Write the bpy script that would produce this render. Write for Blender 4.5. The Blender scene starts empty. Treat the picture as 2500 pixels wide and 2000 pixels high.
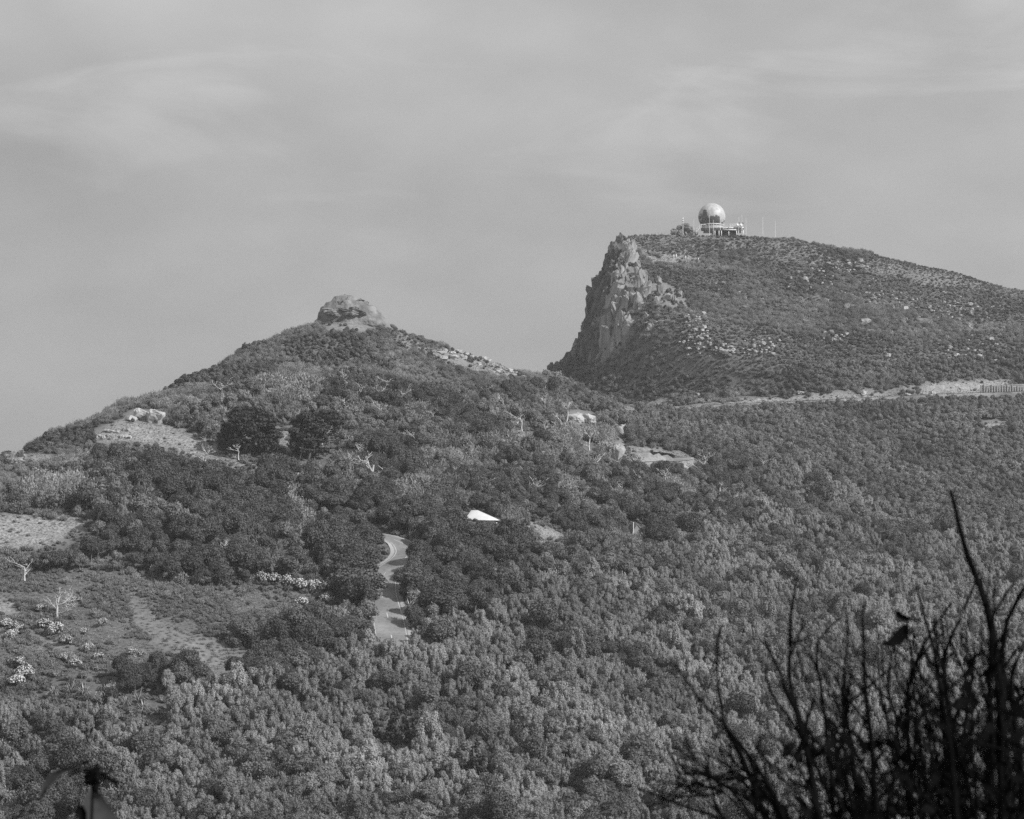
import bpy, bmesh, math, random
import numpy as np
from mathutils import Vector, Matrix

random.seed(7)
RNG = np.random.default_rng(11)
SC = bpy.context.scene
COL = SC.collection

# ------------------------------------------------------------------ camera
F = 5638.0                       # focal length in photo pixels (2500 wide)
CU, CV = 1250.0, 1200.0         # principal column, horizon row (front standard raised, as on a view camera)
cam_d = bpy.data.cameras.new('camera')
cam = bpy.data.objects.new('camera', cam_d)
COL.objects.link(cam)
cam.location = (0, 0, 0)
cam.rotation_euler = (math.radians(90), 0, 0)
cam_d.sensor_width = 36.0
cam_d.lens = 36.0 * F / 2500.0
cam_d.shift_y = (CV - 1000.0) / 2500.0
cam_d.clip_start = 0.1
cam_d.clip_end = 30000
cam_d.dof.use_dof = True
cam_d.dof.focus_distance = 480.0
cam_d.dof.aperture_fstop = 11.0
SC.camera = cam

# ------------------------------------------------------------------ light
SUN_EL, SUN_AZ = math.radians(37), math.radians(121)   # azimuth clockwise from +Y (view direction)
SKY_STRENGTH = 0.1
WISP = 4.3
sun_dir = Vector((math.sin(SUN_AZ) * math.cos(SUN_EL), math.cos(SUN_AZ) * math.cos(SUN_EL), math.sin(SUN_EL)))
sun_d = bpy.data.lights.new('sun', 'SUN')
sun_d.energy = 4.2
sun_d.angle = math.radians(0.6)
sun_d.color = (1.0, 1.0, 1.0)
sun = bpy.data.objects.new('sun', sun_d)
COL.objects.link(sun)
sun.rotation_euler = sun_dir.to_track_quat('Z', 'Y').to_euler()

W = bpy.data.worlds.new('World')
SC.world = W
W.use_nodes = True
nt = W.node_tree
nt.nodes.clear()


def N(tree, typ, **kw):
    n = tree.nodes.new(typ)
    for k, v in kw.items():
        setattr(n, k, v)
    return n


def L(tree, a, b):
    tree.links.new(a, b)


def math_node(tree, op, a, b=None, clamp=False):
    n = tree.nodes.new('ShaderNodeMath')
    n.operation = op
    n.use_clamp = clamp
    for i, v in enumerate((a, b)):
        if v is None:
            continue
        if isinstance(v, (int, float)):
            n.inputs[i].default_value = v
        else:
            tree.links.new(v, n.inputs[i])
    return n.outputs[0]


sky = N(nt, 'ShaderNodeTexSky', sky_type='NISHITA')
sky.sun_disc = False
sky.sun_elevation = SUN_EL
sky.sun_rotation = SUN_AZ
sky.altitude = 300
sky.dust_density = 1.2
bw = N(nt, 'ShaderNodeRGBToBW')
L(nt, sky.outputs[0], bw.inputs[0])
tc = N(nt, 'ShaderNodeTexCoord')
# thin overcast veil: broad soft streaks drawn out along the horizon
mp = N(nt, 'ShaderNodeMapping')
mp.inputs['Scale'].default_value = (1.9, 1.9, 4.5)
mp.inputs['Rotation'].default_value = (0.0, 0.12, 0.35)
L(nt, tc.outputs['Generated'], mp.inputs[0])
nz = N(nt, 'ShaderNodeTexNoise')
nz.inputs['Scale'].default_value = 2.1
nz.inputs['Detail'].default_value = 3.0
nz.inputs['Roughness'].default_value = 0.48
nz.inputs['Distortion'].default_value = 0.5
L(nt, mp.outputs[0], nz.inputs[0])
mp2 = N(nt, 'ShaderNodeMapping')
mp2.inputs['Scale'].default_value = (9.0, 9.0, 16.0)
mp2.inputs['Rotation'].default_value = (0.0, 0.3, 0.0)
mp2.inputs['Location'].default_value = (3.1, 0.4, 1.7)
L(nt, tc.outputs['Generated'], mp2.inputs[0])
nz2 = N(nt, 'ShaderNodeTexNoise')
nz2.inputs['Scale'].default_value = 2.0
nz2.inputs['Detail'].default_value = 4.0
nz2.inputs['Roughness'].default_value = 0.5
L(nt, mp2.outputs[0], nz2.inputs[0])
c1 = math_node(nt, 'MULTIPLY', math_node(nt, 'SUBTRACT', nz.outputs['Fac'], 0.5), 0.5)
c2 = math_node(nt, 'MULTIPLY', math_node(nt, 'SUBTRACT', nz2.outputs['Fac'], 0.5), 0.3)
# brighter torn wisps riding on the veil, and the veil thinning out upwards
mp3 = N(nt, 'ShaderNodeMapping')
mp3.inputs['Scale'].default_value = (4.0, 4.0, 13.0)
mp3.inputs['Rotation'].default_value = (0.0, 0.22, 0.1)
mp3.inputs['Location'].default_value = (WISP, 0.3, 0.9)
L(nt, tc.outputs['Generated'], mp3.inputs[0])
nz3 = N(nt, 'ShaderNodeTexNoise')
nz3.inputs['Scale'].default_value = 1.6
nz3.inputs['Detail'].default_value = 6.0
nz3.inputs['Roughness'].default_value = 0.55
nz3.inputs['Distortion'].default_value = 0.8
L(nt, mp3.outputs[0], nz3.inputs[0])
c3 = math_node(nt, 'MULTIPLY', math_node(nt, 'MAXIMUM', math_node(nt, 'SUBTRACT', nz3.outputs['Fac'], 0.52), 0.0), 1.3)
sp = N(nt, 'ShaderNodeSeparateXYZ')
L(nt, tc.outputs['Generated'], sp.inputs[0])
up_ = N(nt, 'ShaderNodeMapRange')
up_.interpolation_type = 'SMOOTHSTEP'
up_.inputs[1].default_value = 0.03
up_.inputs[2].default_value = 0.26
up_.inputs[3].default_value = 0.88
up_.inputs[4].default_value = 1.2
L(nt, sp.outputs[2], up_.inputs[0])
c3 = math_node(nt, 'MULTIPLY', c3, math_node(nt, 'MULTIPLY', math_node(nt, 'SUBTRACT', up_.outputs[0], 0.90), 5.0, True))
cl = math_node(nt, 'MULTIPLY', math_node(nt, 'ADD', math_node(nt, 'ADD', math_node(nt, 'ADD', c1, c2), c3), 1.0), up_.outputs[0])
# veil of even cloud mixed over the clear sky
veil = math_node(nt, 'ADD', math_node(nt, 'MULTIPLY', bw.outputs[0], 0.12), 3.2)
lum = math_node(nt, 'MULTIPLY', veil, cl)
bg = N(nt, 'ShaderNodeBackground')
L(nt, lum, bg.inputs['Color'])
bg.inputs['Strength'].default_value = SKY_STRENGTH
wo = N(nt, 'ShaderNodeOutputWorld')
L(nt, bg.outputs[0], wo.inputs['Surface'])

SC.view_settings.view_transform = 'Standard'
SC.view_settings.look = 'None'
SC.view_settings.exposure = 0.25
SC.view_settings.gamma = 1.0
SC.render.engine = 'CYCLES'
SC.cycles.use_denoising = False
SC.cycles.max_bounces = 3
SC.cycles.diffuse_bounces = 1
SC.cycles.transmission_bounces = 2
SC.cycles.glossy_bounces = 1
SC.cycles.transparent_max_bounces = 4
SC.cycles.volume_bounces = 0
SC.render.film_transparent = False
SC.cycles.use_adaptive_sampling = False

# ------------------------------------------------------------------ materials (monochrome, as the place looks on the film)
MATS = {}


def mat(name, lo, hi, scale=3.0, detail=4.0, rough=0.9, spec=0.2, per_object=0.0, bump=0.0, bump_scale=None, attr=None,
        gen='Object', p0=0.3, p1=0.7, coarse=None, thin=0.0):
    """Grey procedural material between two albedos."""
    m = bpy.data.materials.new(name)
    m.use_nodes = True
    t = m.node_tree
    b = t.nodes['Principled BSDF']
    b.inputs['Roughness'].default_value = rough
    b.inputs['Specular IOR Level'].default_value = spec
    c = N(t, 'ShaderNodeTexCoord')
    no = N(t, 'ShaderNodeTexNoise')
    no.inputs['Scale'].default_value = scale
    no.inputs['Detail'].default_value = detail
    no.inputs['Roughness'].default_value = 0.62
    L(t, c.outputs[gen], no.inputs[0])
    mr = N(t, 'ShaderNodeMapRange')
    mr.inputs[1].default_value = p0
    mr.inputs[2].default_value = p1
    mr.inputs[3].default_value = lo
    mr.inputs[4].default_value = hi
    L(t, no.outputs['Fac'], mr.inputs[0])
    out = mr.outputs[0]
    if coarse:
        n3 = N(t, 'ShaderNodeTexNoise')
        n3.inputs['Scale'].default_value = coarse[0]
        n3.inputs['Detail'].default_value = 3
        L(t, c.outputs[gen], n3.inputs[0])
        m3 = N(t, 'ShaderNodeMapRange')
        m3.inputs[1].default_value = 0.35
        m3.inputs[2].default_value = 0.65
        m3.inputs[3].default_value = coarse[1]
        m3.inputs[4].default_value = coarse[2]
        L(t, n3.outputs['Fac'], m3.inputs[0])
        out = math_node(t, 'MULTIPLY', out, m3.outputs[0])
    if per_object:
        oi = N(t, 'ShaderNodeObjectInfo')
        r = math_node(t, 'ADD', math_node(t, 'MULTIPLY', oi.outputs['Random'], 2 * per_object), 1 - per_object)
        out = math_node(t, 'MULTIPLY', out, r)
        if thin:                  # stands of the same age and health share a tone
            n4 = N(t, 'ShaderNodeTexNoise')
            n4.inputs['Scale'].default_value = 0.045
            n4.inputs['Detail'].default_value = 3
            L(t, oi.outputs['Location'], n4.inputs[0])
            m4 = N(t, 'ShaderNodeMapRange')
            m4.inputs[1].default_value, m4.inputs[2].default_value = 0.35, 0.65
            m4.inputs[3].default_value, m4.inputs[4].default_value = 0.72, 1.22
            L(t, n4.outputs['Fac'], m4.inputs[0])
            out = math_node(t, 'MULTIPLY', out, m4.outputs[0])
    if attr:
        for an, alb in attr:
            a = N(t, 'ShaderNodeAttribute')
            a.attribute_name = an
            n2 = N(t, 'ShaderNodeTexNoise')
            n2.inputs['Scale'].default_value = 0.9
            n2.inputs['Detail'].default_value = 6.0
            n2.inputs['Roughness'].default_value = 0.7
            L(t, c.outputs[gen], n2.inputs[0])
            m2 = N(t, 'ShaderNodeMapRange')
            m2.inputs[1].default_value = 0.3
            m2.inputs[2].default_value = 0.7
            m2.inputs[3].default_value = alb * 0.6
            m2.inputs[4].default_value = alb * 1.25
            L(t, n2.outputs['Fac'], m2.inputs[0])
            mx = N(t, 'ShaderNodeMix')
            L(t, a.outputs['Fac'], mx.inputs[0])
            L(t, out, mx.inputs[2])
            L(t, m2.outputs[0], mx.inputs[3])
            out = mx.outputs[0]
    L(t, out, b.inputs['Base Color'])
    if thin:                      # thin leaves let some light through
        tr = N(t, 'ShaderNodeBsdfTranslucent')
        L(t, out, tr.inputs[0])
        ms = N(t, 'ShaderNodeMixShader')
        ms.inputs[0].default_value = thin
        L(t, b.outputs[0], ms.inputs[1])
        L(t, tr.outputs[0], ms.inputs[2])
        L(t, ms.outputs[0], t.nodes['Material Output'].inputs['Surface'])
    if bump:
        nb = N(t, 'ShaderNodeTexNoise')
        nb.inputs['Scale'].default_value = bump_scale or scale * 2
        nb.inputs['Detail'].default_value = 6
        L(t, c.outputs[gen], nb.inputs[0])
        bp = N(t, 'ShaderNodeBump')
        bp.inputs['Strength'].default_value = 1.0
        bp.inputs['Distance'].default_value = bump
        L(t, nb.outputs['Fac'], bp.inputs['Height'])
        L(t, bp.outputs[0], b.inputs['Normal'])
    MATS[name] = m
    return m


mat('ground', 0.08, 0.15, 0.7, 6, attr=[('pale', 0.31), ('rock', 0.22)], bump=0.25, bump_scale=1.2)
mat('pale_leaf', 0.26, 0.37, 1.6, thin=.35, per_object=0.2, rough=0.7, spec=0.25)
mat('mid_leaf', 0.14, 0.235, 1.5, thin=.3, per_object=0.32, rough=0.75)
mat('dark_leaf', 0.06, 0.115, 1.5, per_object=0.28, rough=0.6, spec=0.22)
mat('pine_leaf', 0.035, 0.06, 1.5, per_object=0.1, rough=0.7)
mat('heath_leaf', 0.10, 0.175, 1.0, thin=.25, per_object=0.35, rough=0.85)
mat('scrub_leaf', 0.20, 0.32, 1.0, thin=.3, per_object=0.35, rough=0.85)
mat('bracken_leaf', 0.17, 0.27, 0.8, thin=.3, per_object=0.28, rough=0.85)
mat('grass_blade', 0.26, 0.42, 0.8, thin=.3, per_object=0.22, rough=0.85)
mat('flax_leaf', 0.22, 0.34, 1.0, per_object=0.1, rough=0.4, spec=0.5)
mat('blossom', 0.40, 0.58, 1.2, per_object=0.15, rough=0.8)
mat('bark', 0.10, 0.18, 4.0, bump=0.01)
mat('bare_bark', 0.42, 0.6, 3.0)
mat('shaded_cliff_rock', 0.07, 0.19, 0.45, 8, per_object=0.2, bump=0.22, bump_scale=1.6, coarse=(0.12, 0.7, 1.2))  # left side of the cliff: its shade is put into the albedo
mat('rock', 0.14, 0.32, 0.45, 8, per_object=0.14, bump=0.5, bump_scale=1.1, gen='Object', coarse=(0.3, 0.62, 1.2))
mat('lit_cliff_rock', 0.19, 0.38, 0.45, 8, per_object=0.16, bump=0.22, bump_scale=1.6, coarse=(0.12, 0.75, 1.15))  # right side of the cliff: paler albedo stands in for sunlight
mat('pale_rock', 0.27, 0.48, 0.6, 8, per_object=0.1, bump=0.18, bump_scale=1.8)
mat('asphalt', 0.19, 0.27, 2.0, 8, coarse=(0.22, 0.72, 1.15))
mat('shoulder', 0.26, 0.4, 2.5, 8)
mat('white_paint', 0.72, 0.82, 3.0, rough=0.5)
mat('worn_line', 0.34, 0.62, 2.5, 6)
mat('white_roof', 0.62, 0.72, 1.0, rough=0.45, spec=0.4)
mat('grey_roof', 0.2, 0.28, 1.5, rough=0.6)
mat('concrete', 0.35, 0.48, 1.2, 6, coarse=(0.4, 0.8, 1.1))
mat('dark_wall', 0.12, 0.18, 1.0)
mat('window_glass', 0.02, 0.03, 1.0, rough=0.15, spec=0.5)
mat('galvanised', 0.5, 0.65, 1.5, rough=0.4, spec=0.5)
mat('timber', 0.14, 0.32, 1.5, 6)
mat('shaded_twig_bark', 0.004, 0.009, 20.0, rough=1.0, spec=0.0)  # near-black albedo stands in for the shade the close bush is in
mat('dry_leaf', 0.05, 0.10, 30.0)

# ------------------------------------------------------------------ helpers


def mesh_np(name, verts, faces, material=None, smooth=False):
    """verts (n,3), faces: list of arrays (m,k) of equal k each."""
    me = bpy.data.meshes.new(name)
    verts = np.asarray(verts, dtype=np.float32)
    me.vertices.add(len(verts))
    me.vertices.foreach_set('co', verts.ravel())
    if not isinstance(faces, list):
        faces = [faces]
    faces = [np.asarray(f, dtype=np.int32) for f in faces if len(f)]
    loops = np.concatenate([f.ravel() for f in faces])
    tot = np.concatenate([np.full(len(f), f.shape[1], dtype=np.int32) for f in faces])
    start = np.concatenate([[0], np.cumsum(tot)[:-1]]).astype(np.int32)
    me.loops.add(len(loops))
    me.loops.foreach_set('vertex_index', loops)
    me.polygons.add(len(tot))
    me.polygons.foreach_set('loop_start', start)
    me.polygons.foreach_set('loop_total', tot)
    if smooth:
        me.polygons.foreach_set('use_smooth', np.ones(len(tot), dtype=bool))
    me.update(calc_edges=True)
    me.validate()
    if material:
        me.materials.append(MATS[material])
    return me


def obj(name, me, parent=None, loc=(0, 0, 0), rot=(0, 0, 0), scale=(1, 1, 1), **props):
    o = bpy.data.objects.new(name, me)
    COL.objects.link(o)
    o.location, o.rotation_euler, o.scale = loc, rot, scale
    if parent:
        o.parent = parent
    for k, v in props.items():
        if v is not None:
            o[k] = v
    return o


class MB:
    """Collects simple shapes in one mesh."""

    def __init__(s):
        s.v, s.f4, s.f3 = [], [], []
        s.n = 0

    def add(s, v, f4=(), f3=()):
        v = np.asarray(v, dtype=float).reshape(-1, 3)
        s.v.append(v)
        if len(f4):
            s.f4.append(np.asarray(f4, dtype=int) + s.n)
        if len(f3):
            s.f3.append(np.asarray(f3, dtype=int) + s.n)
        s.n += len(v)

    def box(s, c, d, rz=0.0):
        x, y, z = np.array(d) / 2
        p = np.array([[-x, -y, -z], [x, -y, -z], [x, y, -z], [-x, y, -z], [-x, -y, z], [x, -y, z], [x, y, z], [-x, y, z]])
        if rz:
            cs, sn = math.cos(rz), math.sin(rz)
            p = np.stack([p[:, 0] * cs - p[:, 1] * sn, p[:, 0] * sn + p[:, 1] * cs, p[:, 2]], 1)
        s.add(p + np.array(c), [[0, 3, 2, 1], [4, 5, 6, 7], [0, 1, 5, 4], [1, 2, 6, 5], [2, 3, 7, 6], [3, 0, 4, 7]])

    def tube(s, pts, radii, k=6, cap=True):
        pts = np.asarray(pts, dtype=float)
        n = len(pts)
        radii = np.broadcast_to(np.asarray(radii, dtype=float), (n,))
        t = np.gradient(pts, axis=0)
        t /= np.linalg.norm(t, axis=1)[:, None] + 1e-9
        ref = np.where(np.abs(t[:, 2:3]) > 0.9, np.array([[1.0, 0, 0]]), np.array([[0, 0, 1.0]]))
        a = np.cross(t, ref)
        a /= np.linalg.norm(a, axis=1)[:, None] + 1e-9
        b = np.cross(t, a)
        ang = np.linspace(0, 2 * np.pi, k, endpoint=False)
        v = pts[:, None, :] + radii[:, None, None] * (np.cos(ang)[None, :, None] * a[:, None, :] + np.sin(ang)[None, :, None] * b[:, None, :])
        f = []
        for i in range(n - 1):
            for j in range(k):
                f.append([i * k + j, i * k + (j + 1) % k, (i + 1) * k + (j + 1) % k, (i + 1) * k + j])
        s.add(v.reshape(-1, 3), f)
        if cap and k == 4:
            pass

    def build(s, name, material, smooth=False):
        fs = []
        if s.f4:
            fs.append(np.concatenate(s.f4))
        if s.f3:
            fs.append(np.concatenate(s.f3))
        return mesh_np(name, np.concatenate(s.v), fs, material, smooth)


def P(u, v, d):
    """Photo pixel at depth d (metres along the view) to world."""
    return np.array([(u - CU) / F * d, d, (CV - v) / F * d])


def proj(x, y, z):
    return CU + F * x / y, CV - F * z / y


# value noise -------------------------------------------------------
_tab = RNG.random((256, 256))


def vnoise(x, y):
    xi, yi = np.floor(x).astype(int), np.floor(y).astype(int)
    fx, fy = x - xi, y - yi
    fx, fy = fx * fx * (3 - 2 * fx), fy * fy * (3 - 2 * fy)
    g = lambda i, j: _tab[i % 256, j % 256]
    return (g(xi, yi) * (1 - fx) + g(xi + 1, yi) * fx) * (1 - fy) + (g(xi, yi + 1) * (1 - fx) + g(xi + 1, yi + 1) * fx) * fy - 0.5


def fbm(x, y, w, o=4, r=0.5):
    s, a = 0.0, 1.0
    for i in range(o):
        s = s + a * vnoise(x / w + 17.3 * i, y / w - 9.1 * i)
        w, a = w * 0.5, a * r
    return s


def in_poly(px, py, poly):
    poly = np.asarray(poly, dtype=float)
    inside = np.zeros(np.shape(px), dtype=bool)
    j = len(poly) - 1
    for i in range(len(poly)):
        xi, yi = poly[i]
        xj, yj = poly[j]
        c = ((yi > py) != (yj > py)) & (px < (xj - xi) * (py - yi) / (yj - yi + 1e-12) + xi)
        inside ^= c
        j = i
    return inside


# ------------------------------------------------------------------ terrain
LOW = {
    -700: [(2000, 270), (1700, 305), (1500, 335), (1350, 365), (1280, 390)],
    -250: [(2000, 280), (1700, 318), (1500, 345), (1350, 378), (1190, 430)],
    0: [(2000, 285), (1700, 325), (1500, 355), (1350, 385), (1200, 425), (1125, 455)],
    150: [(1200, 430), (1100, 458), (1058, 474)],
    450: [(1050, 470), (960, 500), (918, 517)],
    300: [(2000, 285), (1700, 325), (1500, 357), (1300, 395), (1150, 435), (1060, 465), (992, 490)],
    600: [(2000, 285), (1700, 325), (1500, 360), (1350, 390), (1200, 430), (1050, 475), (900, 520), (838, 545)],
    740: [(900, 532), (805, 560)],
    855: [(2000, 290), (1700, 335), (1550, 362), (1400, 390), (1250, 425), (1100, 470), (950, 515), (800, 560), (772, 570)],
    960: [(1000, 512), (900, 545), (800, 572)],
    1080: [(1100, 482), (1000, 522), (900, 562), (845, 588)],
    1200: [(2000, 295), (1700, 345), (1500, 380), (1350, 412), (1200, 455), (1100, 490), (1000, 530), (915, 580), (885, 605)],
    1320: [(2000, 298), (1700, 350), (1500, 388), (1300, 435), (1150, 485), (1050, 535), (980, 590), (920, 640)],
}
COMMON = {
    1500: [(2000, 305), (1700, 360), (1500, 402), (1300, 460), (1150, 520), (1050, 580), (1003, 630)],
    1740: [(2000, 315), (1700, 375), (1500, 425), (1300, 490), (1150, 555), (1050, 615), (988, 655)],
    2100: [(2000, 330), (1700, 395), (1500, 450), (1300, 520), (1150, 585), (1050, 635), (972, 670)],
    2500: [(2000, 345), (1700, 415), (1500, 475), (1300, 550), (1150, 610), (1050, 650), (958, 690)],
    3000: [(2000, 355), (1700, 430), (1500, 490), (1300, 560), (1150, 625), (1050, 665), (958, 705)],
}
HIGH = {
    1440: [(900, 690), (800, 712), (740, 735), (650, 765), (585, 800)],
    1510: [(900, 680), (800, 708), (740, 727), (660, 757), (610, 782), (572, 802)],
    1620: [(900, 680), (800, 710), (700, 745), (630, 775), (575, 804)],
    1740: [(900, 685), (800, 715), (700, 750), (620, 785), (578, 806)],
    1920: [(900, 690), (800, 720), (700, 755), (630, 782), (585, 806)],
    2100: [(900, 695), (800, 725), (700, 760), (640, 786), (613, 802)],
    2300: [(900, 702), (800, 735), (700, 770), (655, 792)],
    2500: [(900, 710), (800, 745), (708, 780)],
    3000: [(900, 725), (850, 750), (830, 770)],
}


def pts_of(tables, tail=()):
    o = []
    for t in tables:
        for u, ch in t.items():
            for v, d in ch:
                o.append(P(u, v, d))
            if t in tail:
                x, y, z = P(u, ch[-1][0], ch[-1][1])
                for dd, dz in ((30, -6), (90, -38), (220, -90), (420, -110)):
                    o.append(np.array([x * (1 + dd / y), y + dd, z + dz]))
    return o


front = []
for x in (-120, -60, 0, 60, 120):
    front += [np.array([x, 225, -54.0]), np.array([x, 150, -56.0]), np.array([x, 90, -42.0]), np.array([x, 40, -20.0])]
for x in (-25, 0, 25):
    front += [np.array([x, 12, -5.2]), np.array([x, 0, -1.75]), np.array([x, -25, -1.2])]
skip_tail = {740, 855, 960, 1080, 1200, 1320}
low_pts = pts_of([LOW, COMMON]) + front
for u, ch in LOW.items():
    if u in (1320,):
        continue
    x, y, z = P(u, ch[-1][0], ch[-1][1])
    for dd, dz in ((25, -5), (80, -36), (200, -80), (420, -100)):
        low_pts.append(np.array([x * (1 + dd / y), y + dd, z + dz]))
low_pts += [P(1345, 908, 758), P(1320, 925, 800), P(1500, 975, 720), P(1500, 975, 820), P(1800, 960, 760), P(2200, 950, 780), P(1260, 950, 760), P(1320, 1040, 1000)]
high_pts = pts_of([COMMON]) + front
for u, ch in HIGH.items():
    for v, d in ch:
        high_pts.append(P(u, v, d))
    x, y, z = P(u, ch[-1][0], ch[-1][1])
    for dd, dz in ((35, -6), (100, -30), (220, -75), (400, -100)):
        high_pts.append(np.array([x * (1 + dd / y), y + dd, z + dz]))


def rbf(pts):
    p = np.array(pts)
    n = len(p)
    r = np.linalg.norm(p[:, None, :2] - p[None, :, :2], axis=2)
    A = np.zeros((n + 3, n + 3))
    A[:n, :n] = r
    A[:n, n] = 1
    A[:n, n + 1:] = p[:, :2] / 100
    A[n, :n] = 1
    A[n + 1:, :n] = p[:, :2].T / 100
    b = np.concatenate([p[:, 2], [0, 0, 0]])
    w = np.linalg.solve(A, b)

    def ev(x, y):
        out = np.full(x.shape, w[n]) + w[n + 1] * x / 100 + w[n + 2] * y / 100
        for i in range(n):
            out += w[i] * np.sqrt((x - p[i, 0]) ** 2 + (y - p[i, 1]) ** 2)
        return out
    return ev


STEP = 2.2
gx = np.arange(-240, 330.1, STEP)
gy = np.arange(-40, 1000.1, STEP)
GX, GY = np.meshgrid(gx, gy)
Zl = rbf(low_pts)(GX, GY)
Zh = rbf(high_pts)(GX, GY)
CL_Y = [640, 668, 680, 695, 710, 725, 740, 760, 900, 1000]
CL_X = [130, 86, 68, 50, 35, 24, 17.5, 13.5, 16.5, 18]


def cliff_s(x, y):
    t = x - np.interp(y, CL_Y, CL_X)
    s = np.interp(t, [0, 4, 8, 11, 13, 15, 19, 22, 26], [0, .05, .14, .3, .47, .64, .83, .94, 1])
    return s


S = cliff_s(GX, GY)
S = S * np.clip((GY - 635) / 30, 0, 1)
Z = Zl * (1 - S) + Zh * S
hillmask = np.clip((GY - 60) / 150, 0, 1)
Z += hillmask * (fbm(GX, GY, 34, 3) * 1.6 + fbm(GX + 70, GY, 9, 3) * 0.9)


def H(x, y):
    x, y = np.asarray(x, dtype=float), np.asarray(y, dtype=float)
    i = np.clip((x - gx[0]) / STEP, 0, len(gx) - 1.001)
    j = np.clip((y - gy[0]) / STEP, 0, len(gy) - 1.001)
    i0, j0 = i.astype(int), j.astype(int)
    fx, fy = i - i0, j - j0
    return (Z[j0, i0] * (1 - fx) + Z[j0, i0 + 1] * fx) * (1 - fy) + (Z[j0 + 1, i0] * (1 - fx) + Z[j0 + 1, i0 + 1] * fx) * fy


def hit(u, v, y0=230.0, y1=990.0):
    ys = np.arange(y0, y1, 0.5)
    dz = H((u - CU) / F * ys, ys) - (CV - v) / F * ys
    k = np.argmax(dz > 0)
    if dz[k] <= 0:
        k = int(np.argmax(dz))
    y = ys[k]
    return np.array([(u - CU) / F * y, y, float(H((u - CU) / F * y, y))])


def smooth_path(pts, step=1.0, it=3):
    pts = np.array(pts, dtype=float)
    for _ in range(it):
        q = [pts[0]]
        for a, b in zip(pts[:-1], pts[1:]):
            q += [a * .75 + b * .25, a * .25 + b * .75]
        q.append(pts[-1])
        pts = np.array(q)
    l = np.concatenate([[0], np.cumsum(np.linalg.norm(np.diff(pts, axis=0), axis=1))])
    s = np.arange(0, l[-1], step)
    return np.stack([np.interp(s, l, pts[:, k]) for k in range(3)], 1)


def smooth_z(p, w):
    k = np.ones(w) / w
    z = np.pad(p[:, 2], (w // 2, w - 1 - w // 2), mode='edge')
    p[:, 2] = np.convolve(z, k, mode='valid')
    return p


def path_from_image(uv, step=1.0, w=15):
    p = smooth_path([hit(u, v) for u, v in uv], step)
    return smooth_z(p, w)


def flatten(path, half, fade):
    global Z
    best = np.full(GX.shape, 1e9)
    bz = np.zeros(GX.shape)
    x0, x1 = path[:, 0].min() - fade - 5, path[:, 0].max() + fade + 5
    y0, y1 = path[:, 1].min() - fade - 5, path[:, 1].max() + fade + 5
    m = (GX > x0) & (GX < x1) & (GY > y0) & (GY < y1)
    xs, ys = GX[m], GY[m]
    bb = np.full(xs.shape, 1e9)
    zz = np.zeros(xs.shape)
    for p in path:
        d = (xs - p[0]) ** 2 + (ys - p[1]) ** 2
        k = d < bb
        bb[k] = d[k]
        zz[k] = p[2]
    d = np.sqrt(bb)
    wgt = 1 - np.clip((d - half) / (fade - half), 0, 1)
    wgt = wgt * wgt * (3 - 2 * wgt)
    Z[m] = Z[m] * (1 - wgt) + (zz - 0.12) * wgt
    return d, m


def path_dist(path, x, y):
    out = np.full(np.shape(x), 1e9)
    for p in path[::2]:
        out = np.minimum(out, (x - p[0]) ** 2 + (y - p[1]) ** 2)
    return np.sqrt(out)


UPPER_UV = [(1480, 1006), (1600, 996), (1740, 988), (1900, 982), (2100, 972), (2300, 962), (2500, 957), (2800, 948)]
UPPER = path_from_image(UPPER_UV, 1.5, 21)
flatten(UPPER, 3.2, 6.5)
# lower road: laid on a bench that tips a little towards the valley
LOWER_UV = [(880, 1292), (925, 1300), (967, 1320), (994, 1335), (1003, 1350), (992, 1364), (968, 1377), (945, 1391), (932, 1412), (930, 1440), (936, 1472), (946, 1504),
            (954, 1543), (960, 1585), (962, 1625)]
LOWER = path_from_image(LOWER_UV, 0.8, 19)
flatten(LOWER, 3.8, 8.0)
MID_UV = [(1568, 1104), (1610, 1107), (1650, 1113), (1672, 1121), (1640, 1126), (1590, 1128)]
MIDR = path_from_image(MID_UV, 0.8, 13)
flatten(MIDR, 3.0, 6.0)
SUMMIT = P(1745, 574, 806)
# level pad under the radar station
m = ((GX - SUMMIT[0] - 2) / 16) ** 2 + ((GY - SUMMIT[1] - 3) / 9) ** 2
w_ = np.clip(1.6 - m, 0, 1)
Z[:] = Z * (1 - w_) + (SUMMIT[2] - 1.0) * w_

# ------------------------------------------------------------------ land cover, drawn up as areas of the hillside
AREAS = []       # (kind, polygon) later ones win


def area(kind, *pts):
    AREAS.append((kind, list(pts)))


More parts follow.
